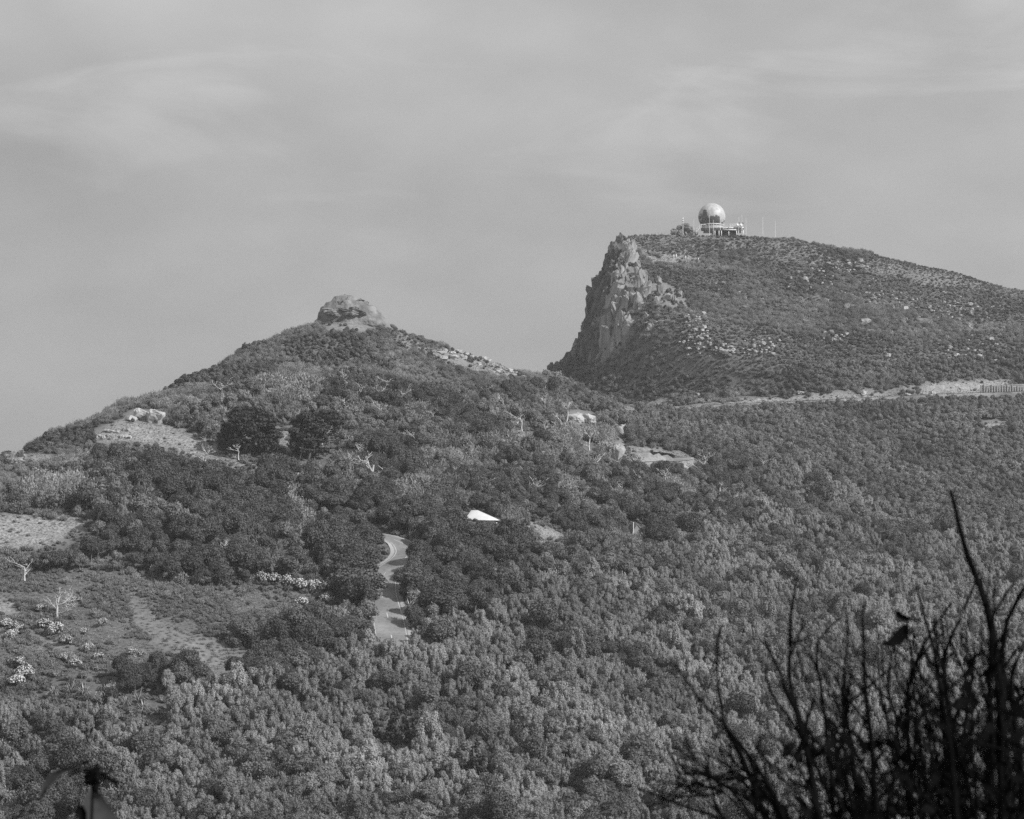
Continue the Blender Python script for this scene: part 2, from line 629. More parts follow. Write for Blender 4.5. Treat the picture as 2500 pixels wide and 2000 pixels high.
area('mid', (-400, 1000), (1500, 1000), (2900, 1000), (2900, 2600), (-400, 2600))
area('heath', (1230, 0), (2900, 0), (2900, 1000), (1480, 1010), (1420, 960), (1230, 930))
area('scrub', (-400, 0), (1330, 0), (1330, 960), (1000, 990), (700, 1000), (500, 1040), (300, 1100), (150, 1200), (-400, 1300))
area('mid', (-400, 1295), (0, 1240), (150, 1190), (300, 1095), (440, 1030), (520, 1005), (700, 975), (1000, 980), (1330, 945), (1480, 990), (1560, 1130), (1900, 1150), (1880, 1240),
     (1600, 1400), (1250, 1440), (1000, 1600), (700, 1720), (-400, 1720))
area('coppice', (1420, 960), (1500, 1005), (2900, 955), (2900, 1400), (2350, 1320), (2100, 1220), (1950, 1150), (1760, 1170), (1600, 1080))
area('pale', (-400, 1780), (0, 1745), (60, 1722), (150, 1722), (230, 1745), (300, 1740), (380, 1665), (480, 1685), (560, 1695), (640, 1685), (700, 1690), (750, 1645),
     (830, 1605), (900, 1598), (1000, 1575), (1060, 1560), (1110, 1525), (1200, 1455), (1250, 1425), (1330, 1445), (1450, 1485), (1520, 1425), (1600, 1385),
     (1650, 1345), (1700, 1325), (1800, 1295), (1900, 1225), (1880, 1160), (1950, 1145), (2100, 1205), (2200, 1265), (2350, 1305), (2900, 1390), (2900, 2600), (-400, 2600))
# darker hollows inside the pale wood
area('mid', (0, 1830), (90, 1760), (140, 1800), (130, 1850), (0, 1880))
area('mid', (0, 1900), (250, 1930), (330, 1960), (300, 2050), (0, 2050))
area('mid', (470, 1830), (560, 1800), (610, 1870), (720, 1900), (760, 1960), (650, 1990), (520, 1900))
area('mid', (1250, 1560), (1400, 1580), (1440, 1640), (1330, 1640))
area('mid', (1480, 1600), (1620, 1640), (1700, 1700), (1600, 1720), (1500, 1660))
area('mid', (1790, 1330), (1900, 1340), (1990, 1380), (1930, 1400), (1810, 1370))
area('mid', (2150, 1330), (2260, 1380), (2290, 1440), (2180, 1400))
area('mid', (1930, 1500), (2030, 1500), (2040, 1560), (1960, 1550))
area('mid', (690, 1930), (830, 1900), (900, 1990), (880, 2060), (690, 2040))
area('mid', (960, 1960), (1060, 1950), (1100, 2030), (960, 2050))
# low meadow, bracken and dry grass at the foot of the spur
area('meadow', (-400, 1380), (0, 1400), (120, 1405), (240, 1395), (350, 1405), (480, 1440), (620, 1430), (660, 1470), (760, 1480), (800, 1530), (700, 1545), (560, 1570), (560, 1650),
     (480, 1670), (380, 1650), (250, 1650), (120, 1640), (0, 1680), (-400, 1700))
area('mid', (560, 1560), (640, 1530), (760, 1530), (790, 1570), (720, 1615), (600, 1625), (560, 1590))
area('drygrass', (310, 1440), (335, 1450), (400, 1530), (520, 1560), (640, 1590), (600, 1640), (480, 1630), (380, 1585), (330, 1520))
area('grass', (-400, 1440), (0, 1466), (52, 1483), (59, 1508), (35, 1515), (0, 1504), (-400, 1500))
area('grass', (55, 1525), (104, 1550), (190, 1584), (180, 1596), (139, 1585), (87, 1560))
# dark broadleaf masses
area('dark', (223, 1109), (278, 1092), (348, 1081), (400, 1098), (452, 1126), (522, 1144), (592, 1152), (644, 1150), (696, 1213), (713, 1248), (713, 1318), (678, 1345),
     (574, 1349), (522, 1310), (435, 1290), (383, 1250), (296, 1215), (237, 1195), (223, 1150))
area('dark', (110, 1352), (174, 1304), (209, 1290), (244, 1287), (299, 1297), (383, 1294), (487, 1318), (557, 1335), (609, 1359), (612, 1415), (557, 1443), (487, 1443),
     (480, 1405), (348, 1398), (244, 1384), (118, 1405))
area('dark', (720, 1200), (789, 1207), (946, 1235), (953, 1280), (928, 1304), (925, 1357), (945, 1426), (928, 1489), (901, 1506), (817, 1500), (772, 1440), (765, 1357), (706, 1304))
area('dark', (1010, 1295), (1102, 1280), (1242, 1322), (1346, 1409), (1207, 1433), (1193, 1510), (1113, 1512), (1050, 1515), (1000, 1478), (985, 1408), (1018, 1367), (1025, 1314))
area('dark', (650, 1550), (760, 1540), (880, 1555), (900, 1600), (820, 1605), (740, 1640), (690, 1620))
area('dark', (1080, 1180), (1300, 1170), (1400, 1260), (1390, 1320), (1300, 1260), (1180, 1230), (1080, 1230))
area('dark', (1470, 1140), (1560, 1150), (1700, 1180), (1730, 1240), (1600, 1240), (1500, 1200))
area('dark', (1720, 1150), (1820, 1140), (1830, 1210), (1760, 1215))
area('scrubby', (955, 1190), (1060, 1185), (1140, 1230), (1130, 1262), (1040, 1262), (990, 1275), (950, 1240))
area('scrubby', (690, 1200), (730, 1190), (770, 1300), (770, 1400), (720, 1340))
area('scrubby', (1040, 1080), (1250, 1085), (1260, 1130), (1100, 1135))
area('scrubby', (1600, 1180), (1660, 1170), (1700, 1210), (1640, 1225))
area('scrubby', (640, 950), (780, 960), (760, 1005), (650, 1010))
area('scrubby', (700, 1090), (860, 1130), (880, 1180), (760, 1180))
area('scrubby', (1220, 1250), (1290, 1255), (1290, 1290), (1230, 1290))
area('scrubby', (1380, 1040), (1500, 1060), (1500, 1130), (1400, 1120), (1350, 1080))
area('scrubby', (1000, 1000), (1080, 1010), (1060, 1040), (1000, 1030))
area('scrubby', (60, 1180), (220, 1190), (250, 1260), (160, 1262), (60, 1250))
# dry grass and bare ground
area('grass', (226, 1064), (296, 1032), (331, 1012), (383, 1014), (404, 1038), (452, 1062), (522, 1100), (626, 1152), (592, 1146), (522, 1128), (452, 1110), (400, 1095), (348, 1086), (240, 1078))
area('grass', (-300, 1262), (0, 1255), (70, 1262), (139, 1258), (240, 1283), (195, 1292), (157, 1320), (115, 1345), (0, 1352), (-300, 1360))
area('grass', (0, 1098), (80, 1094), (150, 1112), (130, 1128), (30, 1132))
area('grass', (1290, 1268), (1330, 1280), (1385, 1315), (1345, 1322), (1300, 1305))
area('grass', (1262, 1050), (1310, 1055), (1345, 1078), (1300, 1085), (1262, 1072))
area('grass', (1540, 1096), (1680, 1112), (1715, 1145), (1708, 1166), (1672, 1134), (1560, 1136))
area('grass', (1060, 1095), (1180, 1090), (1230, 1110), (1130, 1125))
area('grass', (680, 1060), (710, 1062), (700, 1110), (680, 1100))
area('grass', (780, 1150), (860, 1165), (830, 1178), (780, 1170))
area('drygrass', (1500, 540), (1640, 545), (2000, 590), (2080, 650), (1960, 640), (1820, 610), (1700, 640), (1620, 640), (1540, 620), (1500, 600))
area('drygrass', (2150, 600), (2900, 700), (2900, 760), (2500, 730), (2250, 690), (2100, 660))
area('drygrass', (960, 800), (1030, 840), (1150, 850), (1240, 880), (1330, 905), (1310, 925), (1200, 915), (1060, 890), (960, 850))
area('grass', (1050, 848), (1130, 850), (1230, 885), (1320, 915), (1290, 925), (1200, 910), (1110, 892), (1060, 872))
area('grass', (1550, 618), (1620, 625), (1730, 632), (1735, 642), (1640, 645), (1560, 635))
_bk = np.random.default_rng(3)
_us = np.arange(1500, 2900, 18)
area('grass', *([(float(u_), float(np.interp(u_, [1500, 1620, 1800, 2000, 2200, 2400, 2900], [991, 980, 969, 956, 946, 932, 917]) + _bk.normal() * 7 + 8 * (_bk.random() < .3))) for u_ in _us]
                + [(2900, 952), (2500, 962), (2300, 968), (2100, 978), (1900, 986), (1740, 993), (1600, 1002), (1500, 1010)]))
area('grass', (2390, 1040), (2440, 1030), (2475, 1045), (2460, 1062), (2400, 1060))
area('rock', (776, 800), (800, 740), (850, 720), (900, 735), (935, 780), (900, 800), (840, 805), (800, 810))
area('rock', (1070, 855), (1140, 845), (1210, 860), (1180, 880), (1130, 890), (1085, 875))
area('rock', (1215, 905), (1300, 905), (1310, 925), (1250, 920))
area('rock', (1385, 1012), (1420, 1003), (1452, 1015), (1445, 1035), (1395, 1035))
area('rock', (1500, 1040), (1528, 1036), (1532, 1085), (1520, 1130), (1498, 1125))
area('rock', (300, 1020), (335, 1003), (390, 1008), (400, 1035), (330, 1038))
E_ = [(1502, 574), (1530, 590), (1560, 640), (1590, 690), (1575, 740), (1550, 790), (1505, 850), (1465, 885), (1425, 893), (1395, 876), (1412, 835), (1426, 775), (1448, 690), (1470, 640)]
AREAS.append(('cliff', E_))
area('cliff', (1590, 680), (1620, 678), (1670, 705), (1672, 745), (1630, 752), (1595, 745))
KIND_ID = {k: i for i, k in enumerate(['none', 'heath', 'scrub', 'mid', 'coppice', 'pale', 'meadow', 'grass', 'drygrass', 'dark', 'rock', 'cliff', 'scrubby'])}


def cover(x, y, z):
    u, v = proj(x, y, z)
    wob = 24
    u2 = u + fbm(x + 300, y * 0.5, 14, 3) * wob
    v2 = v + fbm(x - 200, y * 0.5, 14, 3) * wob
    k = np.zeros(np.shape(x), dtype=int)
    for kind, poly in AREAS:
        k[in_poly(u2, v2, poly)] = KIND_ID[kind]
    return k


kk = cover(GX, np.maximum(GY, 1), Z)
kk[GY < 200] = 0
slope = np.hypot(*np.gradient(Z, STEP))
rockm = np.isin(kk, [KIND_ID['rock'], KIND_ID['cliff']]) * 1.0
palem = np.isin(kk, [KIND_ID['grass'], KIND_ID['drygrass']]) * 1.0
palem = np.where(kk == KIND_ID['drygrass'], 0.4, palem)


def blur(a):
    p = np.pad(a, 1, mode='edge')
    return (p[:-2, 1:-1] + p[2:, 1:-1] + p[1:-1, :-2] + p[1:-1, 2:] + 2 * a) / 6


palem, rockm = blur(palem), blur(rockm)

# the sheet: fine over the hills, stretched out over the lowland hidden behind them
ext = np.array([60, 150, 280, 450, 650.0])
X2 = np.concatenate([gx[0] - ext[::-1], gx, gx[-1] + ext])
Y2 = np.concatenate([gy[0] - ext[::-1], gy, gy[-1] + ext])
n = len(ext)
Zp = np.pad(Z, n, mode='edge')
XX, YY = np.meshgrid(X2, Y2)
dist = np.hypot(np.maximum(0, np.maximum(gx[0] - XX, XX - gx[-1])), np.maximum(0, np.maximum(gy[0] - YY, YY - gy[-1])))
fw = np.clip(dist / 400, 0, 1)
Zp = Zp * (1 - fw) + (-110 - dist * 0.002) * fw
nyy, nxx = Zp.shape
idx = np.arange(nyy * nxx).reshape(nyy, nxx)
quads = np.stack([idx[:-1, :-1], idx[:-1, 1:], idx[1:, 1:], idx[1:, :-1]], -1).reshape(-1, 4)
me = mesh_np('terrain', np.stack([XX, YY, Zp], -1).reshape(-1, 3), quads, 'ground', smooth=True)
for nm, arr in (('pale', palem), ('rock', rockm)):
    a = me.attributes.new(nm, 'FLOAT', 'POINT')
    a.data.foreach_set('value', np.pad(arr, n, mode='edge').astype(np.float32).ravel())
terrain = obj('terrain', me, kind='structure')

# ================================================================== PART 2
# ------------------------------------------------------------------ plant shapes


def leaves_on(lobes, dens, size, rng, out_bias=0.9, depth=0.3, aspect=1.0, up=0.0):
    """Leaf-clump faces spread through the outer shell of a union of ellipsoid lobes."""
    V = []
    for i, (c, r) in enumerate(lobes):
        c, r = np.array(c, float), np.array(r, float)
        a = 4 * np.pi * ((r[0] * r[1]) ** 1.6 / 3 + (r[0] * r[2]) ** 1.6 / 3 + (r[1] * r[2]) ** 1.6 / 3) ** (1 / 1.6)
        n = int(a * dens)
        d = rng.normal(size=(n, 3))
        d /= np.linalg.norm(d, axis=1)[:, None]
        d = d[d[:, 2] > -0.75]
        k = 1 - depth * rng.random(len(d)) ** 1.5
        k *= 1 + 0.16 * np.sin(d[:, 0] * 5 + i * 2) * np.sin(d[:, 1] * 5.3 + i) + 0.10 * np.sin(d[:, 2] * 9 + i)
        p = c + d * r * k[:, None]
        keep = np.ones(len(p), bool)
        for j, (c2, r2) in enumerate(lobes):
            if j != i:
                q = (p - np.array(c2)) / (np.array(r2) * 0.72)
                keep &= (q ** 2).sum(1) > 1
        p, d = p[keep], d[keep]
        nrm = d / r * out_bias + rng.normal(size=d.shape) * 0.55
        nrm[:, 2] += up
        nrm /= np.linalg.norm(nrm, axis=1)[:, None]
        V.append((p, nrm))
    p = np.concatenate([a for a, b in V])
    nrm = np.concatenate([b for a, b in V])
    t = np.cross(nrm, rng.normal(size=nrm.shape))
    t /= np.linalg.norm(t, axis=1)[:, None] + 1e-9
    b = np.cross(nrm, t)
    s = size * (0.6 + 0.8 * rng.random(len(p)))[:, None]
    h = s * aspect
    bend = nrm * s * 0.25
    q = np.stack([p - t * s * .5 - b * h * .5 - bend, p + t * s * .5 - b * h * .35, p + t * s * .4 + b * h * .5 - bend, p - t * s * .5 + b * h * .4], 1)
    f = np.arange(len(p) * 4).reshape(-1, 4)
    return q.reshape(-1, 3), f


_ico = None


def ico():
    global _ico
    if _ico is None:
        bm = bmesh.new()
        bmesh.ops.create_icosphere(bm, subdivisions=2, radius=1)
        bm.verts.ensure_lookup_table()
        _ico = (np.array([v.co[:] for v in bm.verts]), np.array([[v.index for v in f.verts] for f in bm.faces]))
        bm.free()
    return _ico


def crown_mesh(name, lobes, dens, size, material, seed, core=0.66, **kw):
    rng = np.random.default_rng(seed)
    v, f = leaves_on(lobes, dens, size, rng, **kw)
    mb = MB()
    mb.add(v, f)
    iv, jf = ico()
    for c, r in lobes:
        if core:
            w = iv * (1 + 0.18 * rng.normal(size=(len(iv), 1)))
            mb.add(w * np.array(r) * core + np.array(c), f3=jf)
    return mb.build(name, material)


def trunk_mesh(name, h, r, lobes, seed, material='bark'):
    rng = np.random.default_rng(seed)
    mb = MB()
    k = np.linspace(0, 1, 5)
    lean = rng.normal(size=2) * 0.12
    mb.tube(np.stack([lean[0] * k * h, lean[1] * k * h, -0.5 + k * (h + 0.5)], 1), r * (1 - 0.6 * k), 6)
    for c, rr in lobes[:7]:
        a = np.array([lean[0] * h * .5, lean[1] * h * .5, h * (0.35 + 0.3 * rng.random())])
        b = np.array(c)
        m = (a + b) / 2 + np.array([0, 0, 0.15 * h * rng.random()])
        mb.tube([a, m, b], [r * .5, r * .35, r * .12], 4)
    return mb.build(name, material)


def tuft_mesh(name, n, h, spread, w, material, seed, droop=0.3, upright=1.0):
    """Blades fanning up from the root."""
    rng = np.random.default_rng(seed)
    mb = MB()
    V, Fq = [], []
    for i in range(n):
        az = rng.random() * 2 * np.pi
        tilt = spread * math.sqrt(rng.random())
        hh = h * (0.55 + 0.6 * rng.random())
        d = np.array([math.cos(az) * math.sin(tilt), math.sin(az) * math.sin(tilt), math.cos(tilt) * upright])
        s = np.array([-math.sin(az), math.cos(az), 0]) if rng.random() < .6 else np.array([math.cos(az), math.sin(az), 0.2])
        base = np.array([math.cos(az), math.sin(az), 0]) * 0.12 * h * rng.random()
        mid = base + d * hh * 0.55
        tip = base + d * hh - np.array([0, 0, droop * hh * math.sin(tilt)])
        ww = w * (0.6 + 0.8 * rng.random())
        k = len(V)
        V += [base - s * ww * .4, base + s * ww * .4, mid + s * ww * .5, mid - s * ww * .5, tip + s * ww * .08, tip - s * ww * .08]
        Fq += [[k, k + 1, k + 2, k + 3], [k + 3, k + 2, k + 4, k + 5]]
    mb.add(V, Fq)
    return mb.build(name, material)


def wisp_mesh(name, w, h, n, leaf, material, seed, core=0.5):
    """Upright wiry bush: sprays of small leaves along rising shoots."""
    rng = np.random.default_rng(seed)
    V, Fq = [], []
    for i in range(n):
        az = rng.random() * 2 * np.pi
        rad = math.sqrt(rng.random())
        tilt = 0.65 * rad
        L_ = h * (1.0 - 0.35 * rad) * (0.75 + 0.4 * rng.random())
        d = np.array([math.cos(az) * math.sin(tilt), math.sin(az) * math.sin(tilt), math.cos(tilt)])
        base = np.array([math.cos(az) * rad * w * .28, math.sin(az) * rad * w * .28, 0])
        for t in np.linspace(0.25, 1, 7):
            p = base + d * L_ * t + rng.normal(size=3) * 0.05 * h
            nn = rng.normal(size=3) * .7 + d * .2 + np.array([math.cos(az), math.sin(az), .3]) * .7
            nn /= np.linalg.norm(nn)
            a = d + rng.normal(size=3) * .35
            a -= nn * a.dot(nn)
            a /= np.linalg.norm(a)
            b = np.cross(nn, a)
            s = leaf * (0.6 + .8 * rng.random())
            k = len(V)
            V += [p - b * s * .3, p + b * s * .3, p + b * s * .18 + a * s * 1.1, p - b * s * .18 + a * s * 1.1]
            Fq.append([k, k + 1, k + 2, k + 3])
    mb = MB()
    mb.add(V, Fq)
    if core:
        iv, jf = ico()
        mb.add(iv * np.array([w * .5, w * .5, h * .5]) * core + np.array([0, 0, h * .33]), f3=jf)
    return mb.build(name, material)


def bare_tree_mesh(name, h, seed, material='bare_bark', spread=0.6, r0=0.13, levels=4):
    rng = np.random.default_rng(seed)
    mb = MB()

    def grow(p, d, l, r, lev):
        pts = [p]
        q = p.copy()
        dd = d.copy()
        for i in range(3):
            dd = dd + rng.normal(size=3) * 0.13
            dd[2] += 0.05
            dd /= np.linalg.norm(dd)
            q = q + dd * l / 3
            pts.append(q.copy())
        mb.tube(pts, np.linspace(r, r * .55, 4), 5 if lev > 1 else 3)
        if lev == 0:
            return
        for i in range(rng.integers(3, 5)):
            k = 1 + int(rng.integers(0, 3))
            nd = dd * 0.75 + rng.normal(size=3) * spread
            nd[2] = abs(nd[2]) * 0.7 + 0.1
            nd /= np.linalg.norm(nd)
            grow(pts[k], nd, l * (0.5 + .25 * rng.random()), max(r * .5, 0.032), lev - 1)
    grow(np.array([0, 0, -0.4]), np.array([0.03, 0, 1.0]), h * .5, r0, levels - 1)
    return mb.build(name, material)


def lobes_round(rng, n, w, h, lr, low=0.4):
    o = []
    for i in range(n):
        a = rng.random() * 2 * np.pi
        r = w * math.sqrt(rng.random()) * .62
        z = h * (low + (1 - low) * (1 - (r / w) ** 2) * (0.55 + .3 * rng.random()))
        k = lr * (0.75 + .5 * rng.random())
        o.append(((r * math.cos(a), r * math.sin(a), z), (k, k, k * (.8 + .3 * rng.random()))))
    return o


def lobes_upright(rng, n, w, h):
    o = []
    for i in range(n):
        a = i * 2.4 + rng.random()
        r = w * math.sqrt((i + .3) / n) * .7
        k = w * .32 * (.6 + .7 * rng.random())
        hh = h * (0.72 + .4 * rng.random()) * (1 - .42 * (r / w) ** 2)
        o.append(((r * math.cos(a), r * math.sin(a), hh - k * 1.3), (k, k, k * (1.35 + .65 * rng.random()))))
    return o


PROTO = {}      # kind -> list of (crown mesh, trunk mesh or None)
R_ = lambda s: np.random.default_rng(s)
for i in range(5):
    lb = lobes_upright(R_(100 + i), 11 + i % 4, 1.75, 4.4)
    PROTO.setdefault('pale', []).append((crown_mesh('pale_crown', lb, 52, 0.135, 'pale_leaf', 100 + i, up=0.25, depth=.25), trunk_mesh('trunk', 3.4, .12, lb, i)))
for i in range(5):
    lb = lobes_round(R_(200 + i), 12, 2.7, 5.0, 1.15, low=.3)
    PROTO.setdefault('dark', []).append((crown_mesh('dark_crown', lb, 38, 0.17, 'dark_leaf', 200 + i, up=0.5, depth=.3), trunk_mesh('trunk', 3.6, .16, lb, 20 + i)))
for i in range(5):
    lb = lobes_round(R_(300 + i), 9, 1.9, 3.9, .85, low=.3)
    PROTO.setdefault('mid', []).append((crown_mesh('mid_crown', lb, 40, 0.15, 'mid_leaf', 300 + i, up=0.15, depth=.45, aspect=1.4), trunk_mesh('trunk', 2.8, .1, lb, 40 + i)))
for i in range(4):
    lb = lobes_round(R_(350 + i), 5, 1.15, 2.1, .62, low=.3)
    PROTO.setdefault('coppice', []).append((crown_mesh('coppice_shrub', lb, 36, 0.17, 'mid_leaf', 350 + i, up=0.1, depth=.5, aspect=1.5), None))
for i in range(4):
    PROTO.setdefault('scrub', []).append((wisp_mesh('scrub_bush', 1.9, 1.9, 150, .19, 'scrub_leaf', 400 + i, core=.55), None))
for i in range(4):
    lb = lobes_round(R_(450 + i), 4, .75, .95, .45, low=.25)
    PROTO.setdefault('heath', []).append((crown_mesh('heath_bush', lb, 46, 0.15, 'heath_leaf', 450 + i, up=0.1, depth=.55, core=.6, aspect=1.8), None))
for i in range(3):
    PROTO.setdefault('bracken', []).append((wisp_mesh('bracken', 1.2, .65, 60, .17, 'bracken_leaf', 500 + i, core=.5), None))
for i in range(3):
    PROTO.setdefault('tussock', []).append((tuft_mesh('tussock', 70, .7, 1.25, .05, 'grass_blade', 520 + i, droop=.5), None))

# ------------------------------------------------------------------ scatter


def visible(x, y, z, extra=0.8):
    """True where no ridge of bare ground stands between the viewpoint and the plant's top."""
    ok = np.ones(len(x), bool)
    zt = z + extra
    for k in np.linspace(0.35, 0.995, 110):
        ok &= H(x * k, y * k) < zt * k + 0.25
    return ok


def jitter_grid(step, kinds, rng, keep=1.0, y0=235, y1=860):
    ys = np.arange(y0, y1, step)
    out = []
    for y in ys:
        hw = y * (0.222 + 0.03)
        xs = np.arange(-hw, hw, step)
        out.append(np.stack([xs + rng.random(len(xs)) * step, y + rng.random(len(xs)) * step], 1))
    p = np.concatenate(out)
    z = H(p[:, 0], p[:, 1])
    k = cover(p[:, 0], p[:, 1], z)
    m = np.isin(k, [KIND_ID[q] for q in kinds])
    m &= rng.random(len(p)) < keep
    p, z = p[m], z[m]
    v = visible(p[:, 0], p[:, 1], z)
    return np.concatenate([p[v], z[v][:, None]], 1)


# open views that stay free of tall plants: (polygon in the photo, depth of what is seen there)
WINDOWS = [
    ([(936, 1294), (960, 1298), (1006, 1312), (1004, 1345), (994, 1360), (978, 1376), (962, 1396), (950, 1396), (936, 1370), (932, 1340)], 430),
    ([(952, 1478), (972, 1482), (964, 1508), (945, 1550), (932, 1552), (926, 1532), (938, 1496)], 395),
    ([(1125, 1240), (1160, 1243), (1225, 1262), (1222, 1276), (1130, 1276)], 450),
    ([(1535, 1272), (1575, 1272), (1580, 1315), (1535, 1300)], 480),
    ([(1560, 1100), (1670, 1110), (1680, 1124), (1570, 1128)], 575),
    ([(225, 1005), (410, 1005), (640, 1155), (400, 1095), (235, 1082)], 470),
    ([(0, 1250), (240, 1282), (115, 1346), (0, 1352)], 410),
    ([(1285, 1265), (1390, 1316), (1340, 1324)], 440),
    ([(1640, 990), (1740, 982), (2100, 965), (2500, 950), (2500, 961), (2100, 975), (1740, 991), (1640, 998)], 690),
    ([(1690, 540), (1822, 540), (1822, 574), (1705, 574)], 812),
    ([(620, 1410), (700, 1400), (830, 1440), (820, 1490), (700, 1470)], 388),
    ([(100, 1400), (190, 1400), (190, 1515), (100, 1515)], 352),
    ([(0, 1500), (190, 1500), (280, 1570), (270, 1640), (60, 1690), (0, 1690)], 335),
    ([(110, 1640), (240, 1640), (240, 1720), (110, 1710)], 336),
    ([(285, 1685), (410, 1695), (405, 1765), (285, 1760)], 330),
    ([(965, 1495), (1030, 1495), (1030, 1530), (965, 1530)], 385),
    ([(1385, 1000), (1455, 1000), (1455, 1036), (1385, 1036)], 600),
    ([(1495, 1035), (1535, 1035), (1535, 1130), (1495, 1130)], 560),
    ([(1250, 1020), (1300, 1020), (1300, 1062), (1250, 1062)], 530),
    ([(540, 1000), (680, 1000), (690, 1060), (680, 1118), (540, 1118)], 480),
    ([(704, 1010), (820, 1010), (820, 1126), (704, 1126)], 480),
    ([(940, 1715), (1000, 1715), (1020, 1800), (925, 1810)], 330),
    ([(1145, 1805), (1185, 1805), (1195, 1895), (1140, 1895)], 312),
    ([(1420, 1050), (1460, 1050), (1460, 1108), (1420, 1108)], 540),
]


def clear_of(p, top, rad):
    ok = np.ones(len(p), bool)
    for fr in (0.3, 0.6, 0.9):
        for sx in (-0.5, 0, 0.5):
            u, v = proj(p[:, 0] + rad * sx, p[:, 1], p[:, 2] + top * fr)
            for poly, d in WINDOWS:
                ok &= ~((p[:, 1] < d) & in_poly(u, v, poly))
    return ok & off_road(p, rad)


def off_road(p, rad):
    ok = path_dist(LOWER, p[:, 0], p[:, 1]) > 3.3 + rad * .12
    ok &= path_dist(UPPER, p[:, 0], p[:, 1]) > 3.0 + rad * .3
    ok &= path_dist(MIDR, p[:, 0], p[:, 1]) > 3.2 + rad * .3
    return ok


SHAPES = {'pale': (4.6, 1.8), 'dark': (5.0, 2.7), 'mid': (3.9, 1.9), 'coppice': (2.1, 1.1), 'scrub': (1.9, .9), 'heath': (1.0, .7), 'bracken': (.75, .6), 'tussock': (.6, .5)}
PLANTS = {k: [] for k in SHAPES}     # kind -> arrays of x, y, z, scale, zscale, rot, variant


def put(kind, pts, s0, s1, rng, zs=(0.85, 1.2), win=True):
    if not len(pts):
        return
    h, r = SHAPES[kind]
    s = s0 + (s1 - s0) * rng.random(len(pts)) ** 1.3
    if len(pts) > 300:
        s = s * (1 + .45 * fbm(pts[:, 0] + 31, pts[:, 1] + 7, 20, 3))
    if win:
        m = clear_of(pts, h * s, r * s) if win is True else off_road(pts, r * s)
        pts, s = pts[m], s[m]
    nn = len(pts)
    PLANTS[kind].append(np.stack([pts[:, 0], pts[:, 1], pts[:, 2] - 0.05, s, s * (zs[0] + (zs[1] - zs[0]) * rng.random(nn)), rng.random(nn) * 6.283,
                                  rng.integers(0, len(PROTO[kind]), nn)], 1))


g = np.random.default_rng(31)


def split(pts, probs):
    r = g.random(len(pts))
    o, a = [], 0
    for q in probs:
        o.append(pts[(r >= a) & (r < a + q)])
        a += q
    return o


# pale wood, with darker trees in noise-shaped groups
p = jitter_grid(1.7, ['pale'], g)
nz_ = fbm(p[:, 0] + 50, p[:, 1], 22, 4, .65)
grp = (nz_ > 0.27) & (g.random(len(p)) < .75) | (g.random(len(p)) < .04)
put('pale', p[~grp], .42, .86, g, zs=(.8, 1.2))
a_, b_ = split(p[grp], (.6, .4))
put('mid', a_, .6, 1.1, g)
put('dark', b_, .4, .7, g)
p = jitter_grid(11, ['pale'], g)
a_, b_, c_ = split(p, (.35, .3, .2))
put('dark', a_, .7, 1.25, g)
put('mid', b_, 1.0, 1.6, g)
put('pale', c_, 1.0, 1.4, g)
# mixed wood
p = jitter_grid(2.2, ['mid'], g)
nz_ = fbm(p[:, 0] - 50, p[:, 1], 18, 3)
put('dark', p[(nz_ > .22)], .5, .95, g)
q = p[nz_ <= .22]
a_, b_, c_ = split(q, (.55, .15, .26))
put('mid', a_, .5, 1.1, g)
put('pale', b_, .4, .7, g)
put('scrub', c_, .8, 1.5, g)
put('scrub', jitter_grid(2.0, ['mid'], g, .5), .6, 1.2, g)
# dark masses
p = jitter_grid(2.7, ['dark'], g)
put('dark', p, .5, .95, g)
put('mid', jitter_grid(5.5, ['dark'], g), .6, 1.0, g)
# trees crowding the two sides of the winding road
for (u_, v_, s_) in ((1036, 1402, .8), (1030, 1372, .7), (1038, 1345, .6), (1058, 1508, 1.45), (1022, 1478, .85), (1095, 1505, 1.2), (1010, 1535, .5), (1030, 1545, .45), (868, 1478, 1.9), (866, 1436, 1.6), (1014, 1462, 1.4), (880, 1508, 1.2), (1006, 1560, .75), (1012, 1530, .7), (900, 1585, .6), (940, 1612, .5), (965, 1622, .5), (893, 1394, .85),
                     (890, 1362, .85), (905, 1335, .7), (890, 1320, .7), (880, 1540, .7), (900, 1568, .5), (925, 1590, .45), (1010, 1572, .5), (1000, 1300, .55), (1020, 1308, .6)):
    put('dark', np.array([hit(u_, v_)]), s_, s_ + .01, g, win='road', zs=(.62, .7) if s_ > 1.25 else (.85, 1.1))
# scrubby pockets of lighter wiry bushes in the mixed wood
put('scrub', jitter_grid(1.6, ['scrubby'], g), .9, 1.9, g)
put('mid', jitter_grid(5.0, ['scrubby'], g), .4, .8, g)
# fine even bush below the upper road
put('coppice', jitter_grid(1.55, ['coppice'], g), .6, 1.25, g)
put('mid', jitter_grid(9.0, ['coppice'], g), .5, .9, g)
put('pale', jitter_grid(8.0, ['coppice'], g, .5), .4, .6, g)
# scrub on the little peak
p = jitter_grid(1.2, ['scrub'], g)
nz_ = fbm(p[:, 0], p[:, 1] + 90, 12, 3)
put('heath', p[nz_ > .05], .5, 1.25, g)
put('scrub', p[nz_ <= .05], .35, .8, g)
put('mid', jitter_grid(7.0, ['scrub'], g, .4), .3, .5, g)
put('tussock', jitter_grid(1.6, ['scrub'], g, .5), .8, 1.5, g)
